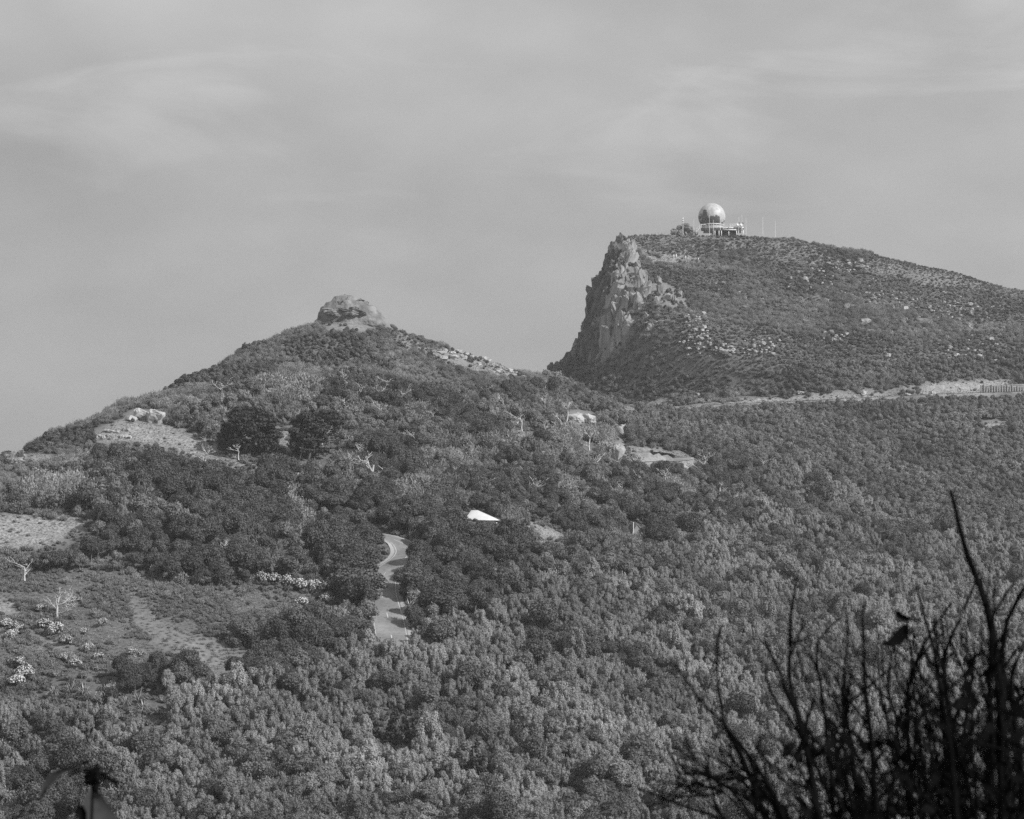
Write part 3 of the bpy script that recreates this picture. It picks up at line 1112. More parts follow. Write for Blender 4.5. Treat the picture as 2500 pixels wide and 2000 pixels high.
# heath on the big hill
p = jitter_grid(.9, ['heath'], g, y0=620)
nz_ = fbm(p[:, 0] + 20, p[:, 1], 16, 3)
_r = g.random(len(p))
put('heath', p[(nz_ > -.22) & (_r < .62)], .4, 1.15, g, zs=(.45, .95))
put('scrub', p[(nz_ > -.22) & (_r > .62)], .22, .5, g, zs=(.6, 1.0))
put('scrub', p[(nz_ <= -.22) & (g.random(len(p)) < .5)], .4, .8, g)
put('tussock', jitter_grid(2.0, ['heath'], g, .6, y0=620), .9, 1.7, g)
p = jitter_grid(1.3, ['heath'], g, y0=620)
nz_ = fbm(p[:, 0] * .6 + 140, p[:, 1], 26, 3)
put('scrub', p[nz_ > .12], .4, .85, g)
put('tussock', p[(nz_ < -.28)], .8, 1.5, g)
u_, v_ = proj(p[:, 0], p[:, 1], p[:, 2])
lowb = (np.interp(u_, [1500, 2500], [1000, 945]) - v_ < 75) & (g.random(len(p)) < .4)
put('coppice', p[lowb], .6, 1.1, g)
leftc = (u_ < 1500) & (v_ > 780) & (g.random(len(p)) < .5)
put('coppice', p[leftc], .6, 1.1, g)
p = jitter_grid(1.0, ['drygrass'], g)
put('tussock', p, .6, 1.4, g, zs=(.5, .9))
put('heath', jitter_grid(1.3, ['drygrass'], g, .75, y0=500), .3, .9, g, zs=(.5, .9))
put('scrub', jitter_grid(1.6, ['drygrass'], g, .6, y0=500), .2, .5, g)
# meadow and grass
p = jitter_grid(.7, ['meadow'], g)
nz_ = fbm(p[:, 0], p[:, 1] - 40, 7, 3)
put('bracken', p[nz_ > -.12], .5, 1.05, g, win=False)
put('tussock', p[nz_ <= -.12], .5, .9, g, win=False)
put('scrub', jitter_grid(4.0, ['meadow'], g, .3), .4, .8, g)
put('bracken', jitter_grid(1.35, ['mid', 'dark'], g), .6, 1.3, g, win='road')
put('bracken', jitter_grid(1.7, ['pale'], g), .7, 1.4, g, win='road')
put('tussock', jitter_grid(.42, ['grass'], g), .25, .6, g, win='road', zs=(.45, .8))
put('bracken', jitter_grid(1.5, ['grass'], g, .2), .25, .6, g, win='road')
p = jitter_grid(1.1, ['grass'], g)
put('scrub', p[fbm(p[:, 0] + 9, p[:, 1], 8, 3) > .22], .25, .6, g)
put('heath', jitter_grid(4.5, ['grass'], g, .5), .5, 1.0, g)
put('heath', jitter_grid(2.0, ['rock'], g, .35), .5, 1.0, g)
p = jitter_grid(.8, ['cliff'], g)
u_, v_ = proj(p[:, 0], p[:, 1], p[:, 2])
put('heath', p[g.random(len(p)) < np.interp(u_ + (v_ - 700) * .3, [1430, 1480, 1520], [.75, .5, .12]) + .5 * ((v_ > 780) & (u_ < 1520 - (v_ - 600) * .22))], .5, 1.2, g)

for k in PLANTS:
    PLANTS[k] = np.concatenate(PLANTS[k]) if PLANTS[k] else np.zeros((0, 7))


def gn_scatter(name, arr, kind, label, cat, sources):
    """One object of kind stuff: plants too many to count, standing on their own points."""
    me = bpy.data.meshes.new(name)
    me.vertices.add(len(arr))
    me.vertices.foreach_set('co', arr[:, :3].astype(np.float32).ravel())
    for nm, c in (('sxy', 3), ('sz', 4), ('rot', 5)):
        a = me.attributes.new(nm, 'FLOAT', 'POINT')
        a.data.foreach_set('value', arr[:, c].astype(np.float32))
    a = me.attributes.new('var', 'INT', 'POINT')
    a.data.foreach_set('value', arr[:, 6].astype(np.int32))
    o = obj(name, me, kind='stuff', label=label, category=cat)
    ng = bpy.data.node_groups.new(name, 'GeometryNodeTree')
    ng.interface.new_socket('Geometry', in_out='INPUT', socket_type='NodeSocketGeometry')
    ng.interface.new_socket('Geometry', in_out='OUTPUT', socket_type='NodeSocketGeometry')
    gi, go = N(ng, 'NodeGroupInput'), N(ng, 'NodeGroupOutput')
    jn = N(ng, 'GeometryNodeJoinGeometry')

    def named(nm, typ):
        n_ = N(ng, 'GeometryNodeInputNamedAttribute', data_type=typ)
        n_.inputs['Name'].default_value = nm
        return n_.outputs['Attribute']
    sx, sz, ro, va = named('sxy', 'FLOAT'), named('sz', 'FLOAT'), named('rot', 'FLOAT'), named('var', 'INT')
    cs = N(ng, 'ShaderNodeCombineXYZ')
    L(ng, sx, cs.inputs[0]); L(ng, sx, cs.inputs[1]); L(ng, sz, cs.inputs[2])
    cr = N(ng, 'ShaderNodeCombineXYZ')
    L(ng, ro, cr.inputs[2])
    for i, srcs in enumerate(sources):
        cmp_ = N(ng, 'FunctionNodeCompare', data_type='INT', operation='EQUAL')
        L(ng, va, cmp_.inputs['A'] if 'A' in cmp_.inputs else cmp_.inputs[2])
        cmp_.inputs[3].default_value = i
        for so in srcs:
            oi = N(ng, 'GeometryNodeObjectInfo', transform_space='ORIGINAL')
            oi.inputs['Object'].default_value = so
            oi.inputs['As Instance'].default_value = True
            ip = N(ng, 'GeometryNodeInstanceOnPoints')
            L(ng, gi.outputs[0], ip.inputs['Points'])
            L(ng, cmp_.outputs[0], ip.inputs['Selection'])
            L(ng, oi.outputs['Geometry'], ip.inputs['Instance'])
            L(ng, cr.outputs[0], ip.inputs['Rotation'])
            L(ng, cs.outputs[0], ip.inputs['Scale'])
            L(ng, ip.outputs[0], jn.inputs[0])
    L(ng, jn.outputs[0], go.inputs[0])
    md = o.modifiers.new('scatter', 'NODES')
    md.node_group = ng
    return o


NAMES = {
    'pale': ('pale_tree', 'crown', 'tree', 300), 'dark': ('dark_tree', 'crown', 'tree', 300), 'mid': ('woodland_tree', 'crown', 'tree', 300),
    'coppice': ('coppice_shrub', None, 'shrub', 120), 'scrub': ('scrub_bush', None, 'shrub', 200), 'heath': ('heath_bush', None, 'shrub', 150),
    'bracken': ('bracken_clump', None, 'shrub', 80), 'tussock': ('grass_tussock', None, 'grass', 60)}


LANDMARKS = [(1172, 1262, 'the white-roofed house'), (1556, 1295, 'the steep-gabled hut'), (141, 1460, 'the large leafless tree'), (608, 1060, 'the big round conifer'), (752, 1065, 'the second big conifer'),
             (972, 1770, 'the tall cone-shaped conifer'), (1162, 1860, 'the narrow cone-shaped conifer'), (1620, 1115, 'the road bend'), (965, 1340, 'the upper stretch of winding road'),
             (955, 1520, 'the lower stretch of winding road'), (172, 1690, 'the flax row'), (335, 1720, 'the tight flax group'), (720, 1430, 'the white-flowered row'), (210, 1900, 'the blurred stalk'),
             (1742, 550, 'the radar station'), (1475, 720, 'the rock cliff'), (858, 760, 'the rocky peak cap'), (340, 1040, 'the grassy knoll'), (1310, 905, 'the gap between the hills'),
             (1750, 985, 'the left half of the upper road'), (2150, 970, 'the middle of the upper road'), (2450, 945, 'the retaining wall'), (2180, 1545, 'the hanging dead leaf'), (1650, 1650, 'the outermost blurred twigs'),
             (742, 1800, 'the cabbage tree in the pale wood'), (1340, 1300, 'the pale grassy clearing'), (480, 1600, 'the grass streak in the meadow'), (1420, 1020, 'the broad pale boulders'), (60, 1300, 'the dry grass at the spur'),
             (2430, 1048, 'the small pale clearing'), (2290, 1190, 'the tip of the tallest blurred twig'), (1980, 730, 'the large grey slabs'), (1700, 822, 'the thickest scree'), (2165, 765, 'the wide scree')]


def by_landmark(desc, u, v):
    k = min(range(len(LANDMARKS)), key=lambda i: (LANDMARKS[i][0] - u) ** 2 + (LANDMARKS[i][1] - v) ** 2)
    lu, lv, ln = LANDMARKS[k]
    dx, dy = u - lu, v - lv
    rel = ('left of' if dx < 0 else 'right of') if abs(dx) > abs(dy) * 1.2 else ('above' if dy < 0 else 'below')
    adv = 'just' if math.hypot(dx, dy) < 85 else 'well'
    return '%s %s %s %s' % (desc, adv, rel, ln)


DESC = {'pale': 'pale upright-crowned tree', 'dark': 'dark round-crowned tree', 'mid': 'grey loose-crowned tree', 'coppice': 'small round shrub', 'scrub': 'wiry upright bush', 'heath': 'low dark heath bush',
        'bracken': 'low bracken clump', 'tussock': 'dry grass tussock'}


def plant_label(kind, u, v):
    lb = by_landmark(DESC[kind], u, v)
    return lb, lb.replace(DESC[kind], (DESC[kind] + 's').replace('bushs', 'bushes'))


for kind, arr in PLANTS.items():
    name, part, cat, lim = NAMES[kind]
    size = arr[:, 3] / arr[:, 1]
    u, v = proj(arr[:, 0], arr[:, 1], arr[:, 2] + SHAPES[kind][0] * arr[:, 4] * .6)
    inview = (u > 10) & (u < 2490) & (v > 10) & (v < 1990)
    near_twigs = (u > 1800) & (v > 1650)
    score = np.where(inview & ~near_twigs, size * (0.8 + .4 * g.random(len(size))), 0)
    order = np.argsort(-score)
    ind, rest = order[:lim], order[lim:]
    src = [[] for _ in PROTO[kind]]
    have = {}
    for i in ind:
        x, y, z, s, sz, ro, va = arr[i]
        va = int(va)
        cm, tm = PROTO[kind][va]
        lb, grp_ = plant_label(kind, u[i], v[i])
        if part:
            e = obj(name, None, loc=(x, y, z), rot=(0, 0, ro), scale=(s, s, sz), label=lb, category=cat, group=grp_)
            e.empty_display_size = 0.3
            c = obj('crown', cm, e)
            t = obj('trunk', tm, e)
            if va not in have:
                have[va] = [c, t]
        else:
            o = obj(name, cm, loc=(x, y, z), rot=(0, 0, ro), scale=(s, s, sz), label=lb, category=cat, group=grp_)
            if va not in have:
                have[va] = [o]
    for va in range(len(PROTO[kind])):
        src[va] = have.get(va, [])
    STUFF = {'pale': ('pale_wood', 'light grey canopy of the dense wood covering the slope', 'wood'), 'dark': ('dark_wood', 'dark broadleaf canopy in clumps over the slope', 'wood'),
             'mid': ('mixed_wood', 'grey mixed canopy of the wood on the middle slope', 'wood'), 'coppice': ('hillside_bush', 'even dark bush covering the slope below the upper road', 'bush'),
             'scrub': ('hillside_scrub', 'rough upright scrub over the small peak and slopes', 'scrub'), 'heath': ('hill_heath', 'low dark heath covering the big hill', 'heath'),
             'bracken': ('meadow_bracken', 'low bracken carpeting the meadow on the spur', 'bracken'), 'tussock': ('dry_grass', 'dry pale grass on clearings, banks and the summit', 'grass')}
    if len(rest):
        n_, l_, c_2 = STUFF[kind]
        gn_scatter(n_, arr[rest], kind, l_, c_2, src)
    print('PLANTS', kind, len(arr), len(ind))

# ================================================================== PART 3
# ------------------------------------------------------------------ roads


def ribbon(path, offs, dz):
    """Strips along a path at the given pairs of sideways offsets."""
    t = np.gradient(path[:, :2], axis=0)
    t /= np.linalg.norm(t, axis=1)[:, None]
    nrm = np.stack([t[:, 1], -t[:, 0]], 1)
    mb = MB()
    for a, b in offs:
        l = np.concatenate([path[:, :2] + nrm * a, path[:, 2:] + dz], 1)
        r = np.concatenate([path[:, :2] + nrm * b, path[:, 2:] + dz], 1)
        n_ = len(path)
        i = np.arange(n_ - 1)
        mb.add(np.concatenate([l, r]), np.stack([i, i + 1, i + 1 + n_, i + n_], 1))
    return mb


def make_road(name, path, half, dashes, edges):
    rd = obj(name, ribbon(path, [(-half, half)], 0.02).build(name, 'asphalt'), kind='structure')
    obj('shoulder', ribbon(path, [(-half - .7, -half), (half, half + .7)], 0.012).build('shoulder', 'shoulder'), rd)
    st = path[1][0:2] - path[0][0:2]
    step = np.linalg.norm(path[1] - path[0])
    if dashes:
        k, n_ = int(dashes[0] / step), int(round(dashes[1] / step))
        for i in range(dashes[2], len(path) - n_ - 1, k):
            obj('lane_marking', ribbon(path[i:i + n_ + 1], [(-.085, .085)], 0.028).build('lane_marking', 'worn_line'), rd)
    if edges:
        for sd in (-1, 1):
            obj('edge_line', ribbon(path, [(sd * (half - .3) - .055, sd * (half - .3) + .055)], 0.028).build('edge_line', 'worn_line'), rd)
    return rd


make_road('winding_road', LOWER, 2.7, (10.4, 2.2, 9), True)
make_road('hill_road', UPPER, 2.0, None, False)
make_road('bend_road', MIDR, 2.2, None, False)

# ------------------------------------------------------------------ rock
def rock_mesh(name, seed, n=16, size=(1, 1, 1), material='rock', cuts=2):
    rng = np.random.default_rng(seed)
    bm = bmesh.new()
    d = rng.normal(size=(n, 3))
    d /= np.linalg.norm(d, axis=1)[:, None]
    d = np.sign(d) * np.abs(d) ** 0.6 * (0.85 + .3 * rng.random((n, 1)))
    for q in d:
        bm.verts.new(q * np.array(size))
    r = bmesh.ops.convex_hull(bm, input=bm.verts)
    junk = [e for e in r['geom_interior'] if isinstance(e, bmesh.types.BMVert)]
    bmesh.ops.delete(bm, geom=junk, context='VERTS')
    bmesh.ops.triangulate(bm, faces=bm.faces)
    for _ in range(cuts):
        bmesh.ops.subdivide_edges(bm, edges=bm.edges, cuts=1, use_grid_fill=True)
    K = [(rng.normal(size=3) * (3 + 2.2 * i), rng.random() * 6.28, .05 / (1 + .35 * i)) for i in range(12)]
    for v in bm.verts:
        c = np.array(v.co[:])
        q = sum(a * math.sin(float(c @ k) + p_) for k, p_, a in K)
        q += 0.05 * (math.floor(float(c[0] * 2.3 + c[1] * 1.1 + seed * .37)) % 2)
        v.co = v.co * (1 + q)
    me = bpy.data.meshes.new(name)
    bm.to_mesh(me)
    bm.free()
    me.materials.append(MATS[material])
    return me


BLOCK = [rock_mesh('rock_block', 700 + i, 18) for i in range(9)]
BLOCK_SHADED = [rock_mesh('rock_block', 780 + i, 18, material='shaded_cliff_rock') for i in range(7)]
BLOCK_LIT = [rock_mesh('rock_block', 760 + i, 18, material='lit_cliff_rock') for i in range(7)]
BOULD = [rock_mesh('boulder', 720 + i, 20) for i in range(7)]
PALEB = [rock_mesh('pale_boulder', 740 + i, 20, material='pale_rock') for i in range(5)]
gr = np.random.default_rng(77)

cliff = obj('cliff', None, loc=tuple(P(1470, 760, 760)), kind='structure')
cl0 = np.array(cliff.location)


def cliff_block(u, v, w, h, dp, into=.35):
    q = hit(u, v, 660, 900)
    q[1] += into
    ms = BLOCK_LIT if u > 1522 - (v - 600) * .24 else BLOCK_SHADED  # painted light: paler rock on the sunlit side, darker on the shaded side
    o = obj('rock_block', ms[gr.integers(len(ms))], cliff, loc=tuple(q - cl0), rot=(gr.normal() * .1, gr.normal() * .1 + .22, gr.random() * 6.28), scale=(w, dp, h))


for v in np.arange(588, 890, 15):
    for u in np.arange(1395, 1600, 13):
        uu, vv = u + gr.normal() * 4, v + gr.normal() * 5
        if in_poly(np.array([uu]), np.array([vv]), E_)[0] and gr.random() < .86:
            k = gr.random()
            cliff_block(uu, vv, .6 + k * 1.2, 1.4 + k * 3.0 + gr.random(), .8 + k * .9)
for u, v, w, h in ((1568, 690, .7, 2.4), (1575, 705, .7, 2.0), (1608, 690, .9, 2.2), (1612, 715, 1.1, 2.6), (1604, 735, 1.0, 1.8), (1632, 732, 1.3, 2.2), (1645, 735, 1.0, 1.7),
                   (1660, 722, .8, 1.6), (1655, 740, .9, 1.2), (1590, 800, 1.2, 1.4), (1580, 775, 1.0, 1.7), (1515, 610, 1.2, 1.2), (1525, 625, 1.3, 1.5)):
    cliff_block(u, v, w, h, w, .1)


def boulder(u, v, wpx, hpx, pale=False, label=None, group=None, sink=.3, yspan=(230, 900)):
    q = hit(u, v + hpx * .3, *yspan)
    px = q[1] / F
    ms = PALEB if pale else BOULD
    h = hpx * px / 2
    q[2] += h * (1 - 2 * sink)
    return obj('boulder', ms[gr.integers(len(ms))], loc=tuple(q), rot=(gr.normal() * .1, gr.normal() * .1, gr.random() * 6.28), scale=(wpx * px / 2, wpx * px / 2, h),
               label=label, category='rock', group=group)


boulder(343, 1013, 34, 34, True, 'rounded pale boulder on the crest of the bare grassy knoll, left of its pointed neighbour')
boulder(380, 1018, 44, 40, True, 'pointed pale boulder on the crest of the bare grassy knoll')
boulder(322, 1022, 26, 16, True, 'low pale slab beside the rounded boulder on the grassy knoll')
boulder(1405, 1020, 40, 30, True, 'broad pale boulder below the gap, left half of a pair')
boulder(1430, 1022, 46, 28, True, 'broad pale boulder below the gap, right half of a pair')
boulder(1516, 1055, 28, 44, True, 'tall pale rock stack above the road bend')
boulder(1510, 1108, 34, 50, True, 'pale rock face beside the near end of the road bend')
boulder(1472, 1082, 30, 16, True, 'small pale rock among bare trees above the road bend')
for u, v, w, h in ((1980, 730, 50, 16), (2012, 737, 22, 18), (2112, 786, 34, 20), (2118, 812, 40, 18), (2255, 786, 46, 22), (2362, 795, 22, 20), (2060, 782, 24, 14), (1965, 785, 26, 14)):
    boulder(u, v, w, h, False, 'large grey slab lying in the heath of the big hill', 'large slabs on the big hill')
cl_c = [(1700, 822, 38, 34, 30), (1775, 858, 40, 16, 16), (1855, 850, 40, 22, 18), (2030, 822, 34, 18, 18), (2165, 765, 70, 45, 34), (2120, 735, 60, 30, 16), (2385, 870, 60, 40, 20),
        (2300, 800, 80, 40, 14), (2330, 750, 60, 30, 10), (1800, 720, 60, 30, 8), (1690, 780, 22, 12, 6), (1600, 790, 30, 20, 6), (2420, 780, 60, 50, 10), (1990, 690, 60, 30, 8), (2070, 655, 60, 14, 14)]
scree = MB()
for cu, cv, su, sv, n_ in cl_c:
    for i in range(int(n_ * 2.6)):
        u, v = cu + gr.normal() * su * .6, cv + gr.normal() * sv * .6
        if i < n_ * .75:
            w = 4 + 8 * gr.random() ** 2
            lb = by_landmark('scree rock on the big hill', u, v)
            boulder(u, v, w * 1.4, w, gr.random() < .35, lb, lb.replace('rock', 'rocks', 1), -.2)
        else:
            q = hit(u, v, 660, 900)
            me_ = PALEB[i % 5]
            vv = np.array([k.co[:] for k in me_.vertices])
            ff = np.array([k.vertices[:] for k in me_.polygons])
            s_ = .16 + .22 * gr.random()
            scree.add(vv * np.array([s_ * 1.4, s_, s_]) + q + [0, 0, .45], f3=ff)
obj('scree', scree.build('scree', 'pale_rock'), kind='stuff', label='small pale stones strewn in drifts over the big hill', category='scree')
for i in range(26):
    u = 1075 + 120 * gr.random()
    boulder(u, 858 + (u - 1075) * .12 + gr.normal() * 8, 12 + 16 * gr.random(), 6 + 7 * gr.random(), True, 'pale ledge rock on the ridge right of the small peak', 'ledge rocks on the ridge')
for i in range(16):
    u = 1205 + 100 * gr.random()
    boulder(u, 900 + (u - 1205) * .18 + gr.normal() * 4, 10 + 12 * gr.random(), 5 + 6 * gr.random(), True, 'pale rock on the ridge just above the gap', 'rocks above the gap')
for i in range(12):
    boulder(12 + 50 * gr.random(), 1105 + 24 * gr.random(), 14 + 16 * gr.random(), 10 + 14 * gr.random(), False, 'weathered rock on the crest at the far end of the spur', 'rocks at the spur end')
for i in range(14):
    boulder(232 + 90 * gr.random(), 1050 + 18 * gr.random(), 8 + 12 * gr.random(), 5 + 5 * gr.random(), True, 'pale stone bedded in the dry grass of the knoll', 'stones on the knoll')
for i in range(10):
    boulder(1600 + 850 * gr.random(), 968 - gr.random() * 10, 8 + 10 * gr.random(), 6 + 6 * gr.random(), True, 'pale stone in the cut bank of the upper road', 'stones in the cut bank', yspan=(600, 800))

# the rocky cap of the small peak
iv, jf = ico()
bm = bmesh.new()
bmesh.ops.create_icosphere(bm, subdivisions=5, radius=1)
kc = P(858, 803, 573)
vs = np.array([v.co[:] for v in bm.verts])
fs = np.array([[v.index for v in f_.verts] for f_ in bm.faces])
bm.free()
r3 = np.random.default_rng(5)
dn = np.zeros(len(vs))
for i in range(26):
    kx = r3.normal(size=3) * (2.5 + i * .55) * np.array([.8, .8, 1.7])
    dn += np.sin(vs @ kx + r3.random() * 6.28) / (2.0 + i * .45)
vs2 = vs * (1 + 0.07 * dn)[:, None]
zz = vs2[:, 2]
led = np.round(zz * 6) / 6
vs2[:, 2] = zz * .5 + led * .5
prof = np.array([[-1, -1, -1]])
top = np.clip(vs2[:, 2], 0, 1)
squeeze = np.interp(top, [0, .3, .6, .85, 1.05], [1.0, .95, .88, .82, .75])
cap_v = np.stack([vs2[:, 0] * 9.4 * squeeze - top * .8, vs2[:, 1] * 8.0, vs2[:, 2] * 8.0 + .0], 1)
knob = obj('rock_cap', mesh_np('rock_cap', cap_v, fs, 'rock'), loc=tuple(kc), label='pale rocky cap crowning the small pointed peak', category='outcrop')
for i in range(26):
    a = -0.2 - 2.7 * gr.random()
    h_ = gr.random()
    rr = math.sqrt(max(0, 1 - h_ ** 2))
    obj('rock_block', BLOCK[gr.integers(9)], knob, loc=(math.cos(a) * 8.6 * rr * (1 - .2 * h_) - h_ * .8, math.sin(a) * 7.3 * rr, h_ * 7.3), rot=(gr.normal() * .15, gr.normal() * .15, gr.random() * 6),
        scale=(.8 + gr.random() * 1.6, .8 + gr.random(), .3 + .4 * gr.random()))
for i in range(34):
    a = gr.random() * 6.28
    h_ = .75 + .25 * gr.random() if i < 20 else .1 + .6 * gr.random()
    if i >= 20:
        a = 2.6 + 1.0 * gr.random()
    rr = math.sqrt(max(0, 1 - h_ ** 2))
    s_ = .35 + .5 * gr.random()
    q = kc + np.array([math.cos(a) * 9.0 * rr * (1 - .2 * h_) - h_ * .8, math.sin(a) * 7.7 * rr, h_ * 7.7 - .2])
    obj('heath_bush', PROTO['heath'][i % 4][0], loc=tuple(q), scale=(s_, s_, s_), rot=(0, 0, a), label='small bush clinging to the rocky cap of the small peak', category='shrub', group='bushes on the rocky cap')

# ------------------------------------------------------------------ particular trees


def tree(name, crown, trunk, q, s, label, group=None, sz=None, rz=0):
    e = obj(name, None, loc=tuple(q), scale=(s, s, sz or s), rot=(0, 0, rz), label=label, category='tree', group=group)
    obj('crown', crown, e)
    if trunk:
        obj('trunk', trunk, e)
    return e


rp = np.random.default_rng(8)


def pine_round(seed, w, h):
    rng = np.random.default_rng(seed)
    o = []
    for z in np.linspace(.18, .92, 8):
        rr = w * .5 * math.sqrt(max(0.05, 1 - ((z - .38) / .62) ** 2)) if z > .38 else w * .5 * (.8 + .2 * z / .38)
        for k in range(max(3, int(rr * 2.6))):
            a = rng.random() * 6.28
            r = rr * (.45 + .5 * math.sqrt(rng.random()))
            q = .9 + .55 * rng.random()
            o.append(((r * math.cos(a), r * math.sin(a), z * h), (q, q, q * .55)))
    return o


for (u, v, w, h, lb) in ((608, 1112, 11.4, 9.6, 'big dark dense round conifer beside the bare grassy knoll'), (752, 1122, 7.6, 9.4, 'big dark conifer standing alone to the right of the rounder one'),
                         (800, 1060, 5.2, 5.0, 'smaller dark conifer tucked behind the second big conifer')):
    q = hit(u, v)
    lb_ = pine_round(int(u), w, h)
    tree('dark_conifer', crown_mesh('conifer_crown', lb_, 13, .34, 'pine_leaf', int(u), up=.6, depth=.35), trunk_mesh('trunk', h * .8, .35, lb_, 3), q, 1.0, lb)


def cone_lobes(seed, w, h):
    rng = np.random.default_rng(seed)
    o = []
    for z in np.linspace(.1, .97, 12):
        rr = w * .5 * (1 - z) ** .85
        for k in range(max(1, int(2 + rr * 3))):
            a = rng.random() * 6.28
            q = .25 + .35 * (1 - z)
            o.append(((rr * .75 * math.cos(a), rr * .75 * math.sin(a), z * h), (q, q, q * .7)))
    return o


for (u, v, w, h, lb) in ((972, 1822, 4.6, 6.6, 'tall dark cone-shaped conifer rising out of the pale wood'), (1162, 1912, 3.4, 6.4, 'dark narrow cone-shaped conifer low in the pale wood beside a black hollow'),
                         (905, 1805, 2.4, 4.8, 'slim dark conifer just left of the tall cone-shaped one'), (785, 1725, 3.4, 5.2, 'dark bushy conifer on the upper edge of the pale wood'),
                         (1120, 1905, 2.8, 4.2, 'short dark conifer left of the narrow cone-shaped one')):
    q = hit(u, v, 200)
    lb_ = cone_lobes(int(u), w, h)
    tree('cone_conifer', crown_mesh('conifer_crown', lb_, 26, .2, 'pine_leaf', int(u) + 1, up=.2, depth=.3), trunk_mesh('trunk', h * .9, .16, lb_, 4), q, 1.0, lb)

BARE = [bare_tree_mesh('bare_tree', 4.0, 810 + i, spread=.55 + .1 * (i % 3)) for i in range(6)]
big_bare = bare_tree_mesh('bare_tree', 7.6, 901, spread=1.05, r0=.22, levels=5)
e = obj('bare_tree', None, loc=tuple(hit(141, 1512)), label='large pale leafless tree with wide branches in the bracken meadow', category='tree')
obj('branches', big_bare, e)
bl = [(1274, 1060, 40, 'slim white dead tree in the dry grass clearing below the gap'), (1439, 1106, 46, 'forked white dead tree left of the road bend'),
      (1005, 1042, 30, 'short white dead tree on the middle of the upper slope'), (909, 1182, 85, 'tall pale bare tree leaning above the mixed wood'),
      (786, 1096, 34, 'twisted pale bare tree in front of the second big conifer'), (859, 1158, 36, 'pale bare tree beside a patch of dry grass'),
      (950, 966, 34, 'thin pale bare tree high on the small peak, with a bent top'), (842, 970, 24, 'thin pale bare tree high on the small peak, shorter one'),
      (1368, 1066, 50, 'grey bare tree left of the forked dead tree'), (980, 1250, 50, 'bushy bare tree just above the winding road'),
      (1060, 1040, 30, 'spreading bare tree on the upper slope'), (1622, 1194, 36, 'bare tree in the dark clump below the road bend'),
      (1518, 1216, 30, 'small forked bare tree below the road bend'), (1539, 1240, 26, 'low bare tree in the mixed wood'), (1758, 1222, 36, 'pale brushy bare tree beside the dark clump'),
      (1791, 1240, 30, 'pale bare tree at the edge of the far slope'), (351, 1268, 40, 'forked bare tree under the dark thicket on the spur'), (545, 1382, 45, 'spreading bare tree by the dark trees of the meadow edge'),
      (885, 1140, 45, 'bare tree on the upper slope above the leaning one'), (1000, 1110, 40, 'bare tree over a dark hollow on the upper slope'), (700, 985, 36, 'bare tree on the spur above the big conifers'),
      (880, 985, 40, 'spreading bare tree on the flank of the small peak'), (1190, 1215, 36, 'bare tree above the white-roofed house'), (1310, 1230, 45, 'bare tree right of the white-roofed house'),
      (60, 1430, 50, 'low bare shrubby tree left of the large leafless tree'), (1870, 1420, 30, 'bare twiggy tree in the pale wood of the far slope')]
for i in range(46):
    u, v = (500 + 900 * gr.random(), 960 + 260 * gr.random()) if i < 34 else (1400 + 500 * gr.random(), 1150 + 200 * gr.random())
    bl.append((u, v, 20 + 24 * gr.random(), None))
for i, (u, v, hp, lb) in enumerate(bl):
    q = hit(u, v)
    s_ = hp * q[1] / F / 4.0
    if hp < 60:
        q[2] += 1.1
    e = obj('bare_tree', None, loc=tuple(q), rot=(0, gr.normal() * .1, gr.random() * 6), scale=(s_ * 1.5, s_ * 1.5, s_ * 1.35), label=lb or 'small bare grey tree poking out of the scrub on the upper slope', category='tree',
            group=None if lb else 'small bare trees in the scrub')
    obj('branches', BARE[i % 6], e)

FLAX = [tuft_mesh('flax', 70, 1.5, 1.35, .085, 'flax_leaf', 830 + i, droop=.35) for i in range(3)]
fl = [(1000, 1512, 22, 'spiky cabbage tree head at the near edge of the winding road'), (132, 1694, 22, 'spiky flax clump, leftmost of the row under the meadow'), (172, 1690, 26, 'spiky flax clump in the middle of the row under the meadow'),
      (205, 1694, 24, 'spiky flax clump, rightmost of the row under the meadow'), (308, 1722, 24, 'spiky flax clump on the left of the tight group in the pale wood'), (336, 1712, 26, 'tallest spiky flax clump of the tight group in the pale wood'),
      (350, 1735, 24, 'spiky flax clump in front of the tight group in the pale wood'), (388, 1745, 22, 'spiky flax clump set apart right of the tight group'), (742, 1800, 22, 'spiky cabbage tree head deep in the pale wood'),
      (772, 1832, 20, 'spiky cabbage tree head just below another in the pale wood')]
for i, (u, v, r, lb) in enumerate(fl):
    q = hit(u, v + 14, 220)
    s_ = r * q[1] / F / 1.15
    hs = .9 if 'cabbage' not in lb else 2.6
    e = obj('flax_clump' if 'flax' in lb else 'cabbage_tree', None, loc=tuple(q), label=lb, category='plant')
    obj('leaf_rosette', FLAX[i % 3], e, loc=(0, 0, hs), scale=(s_, s_, s_))
    mb = MB()
    mb.tube([(0, 0, -.4), (.05, 0, hs * .5), (0, .04, hs + .1)], [.12, .1, .09], 6)
    obj('stem', mb.build('stem', 'bark'), e)

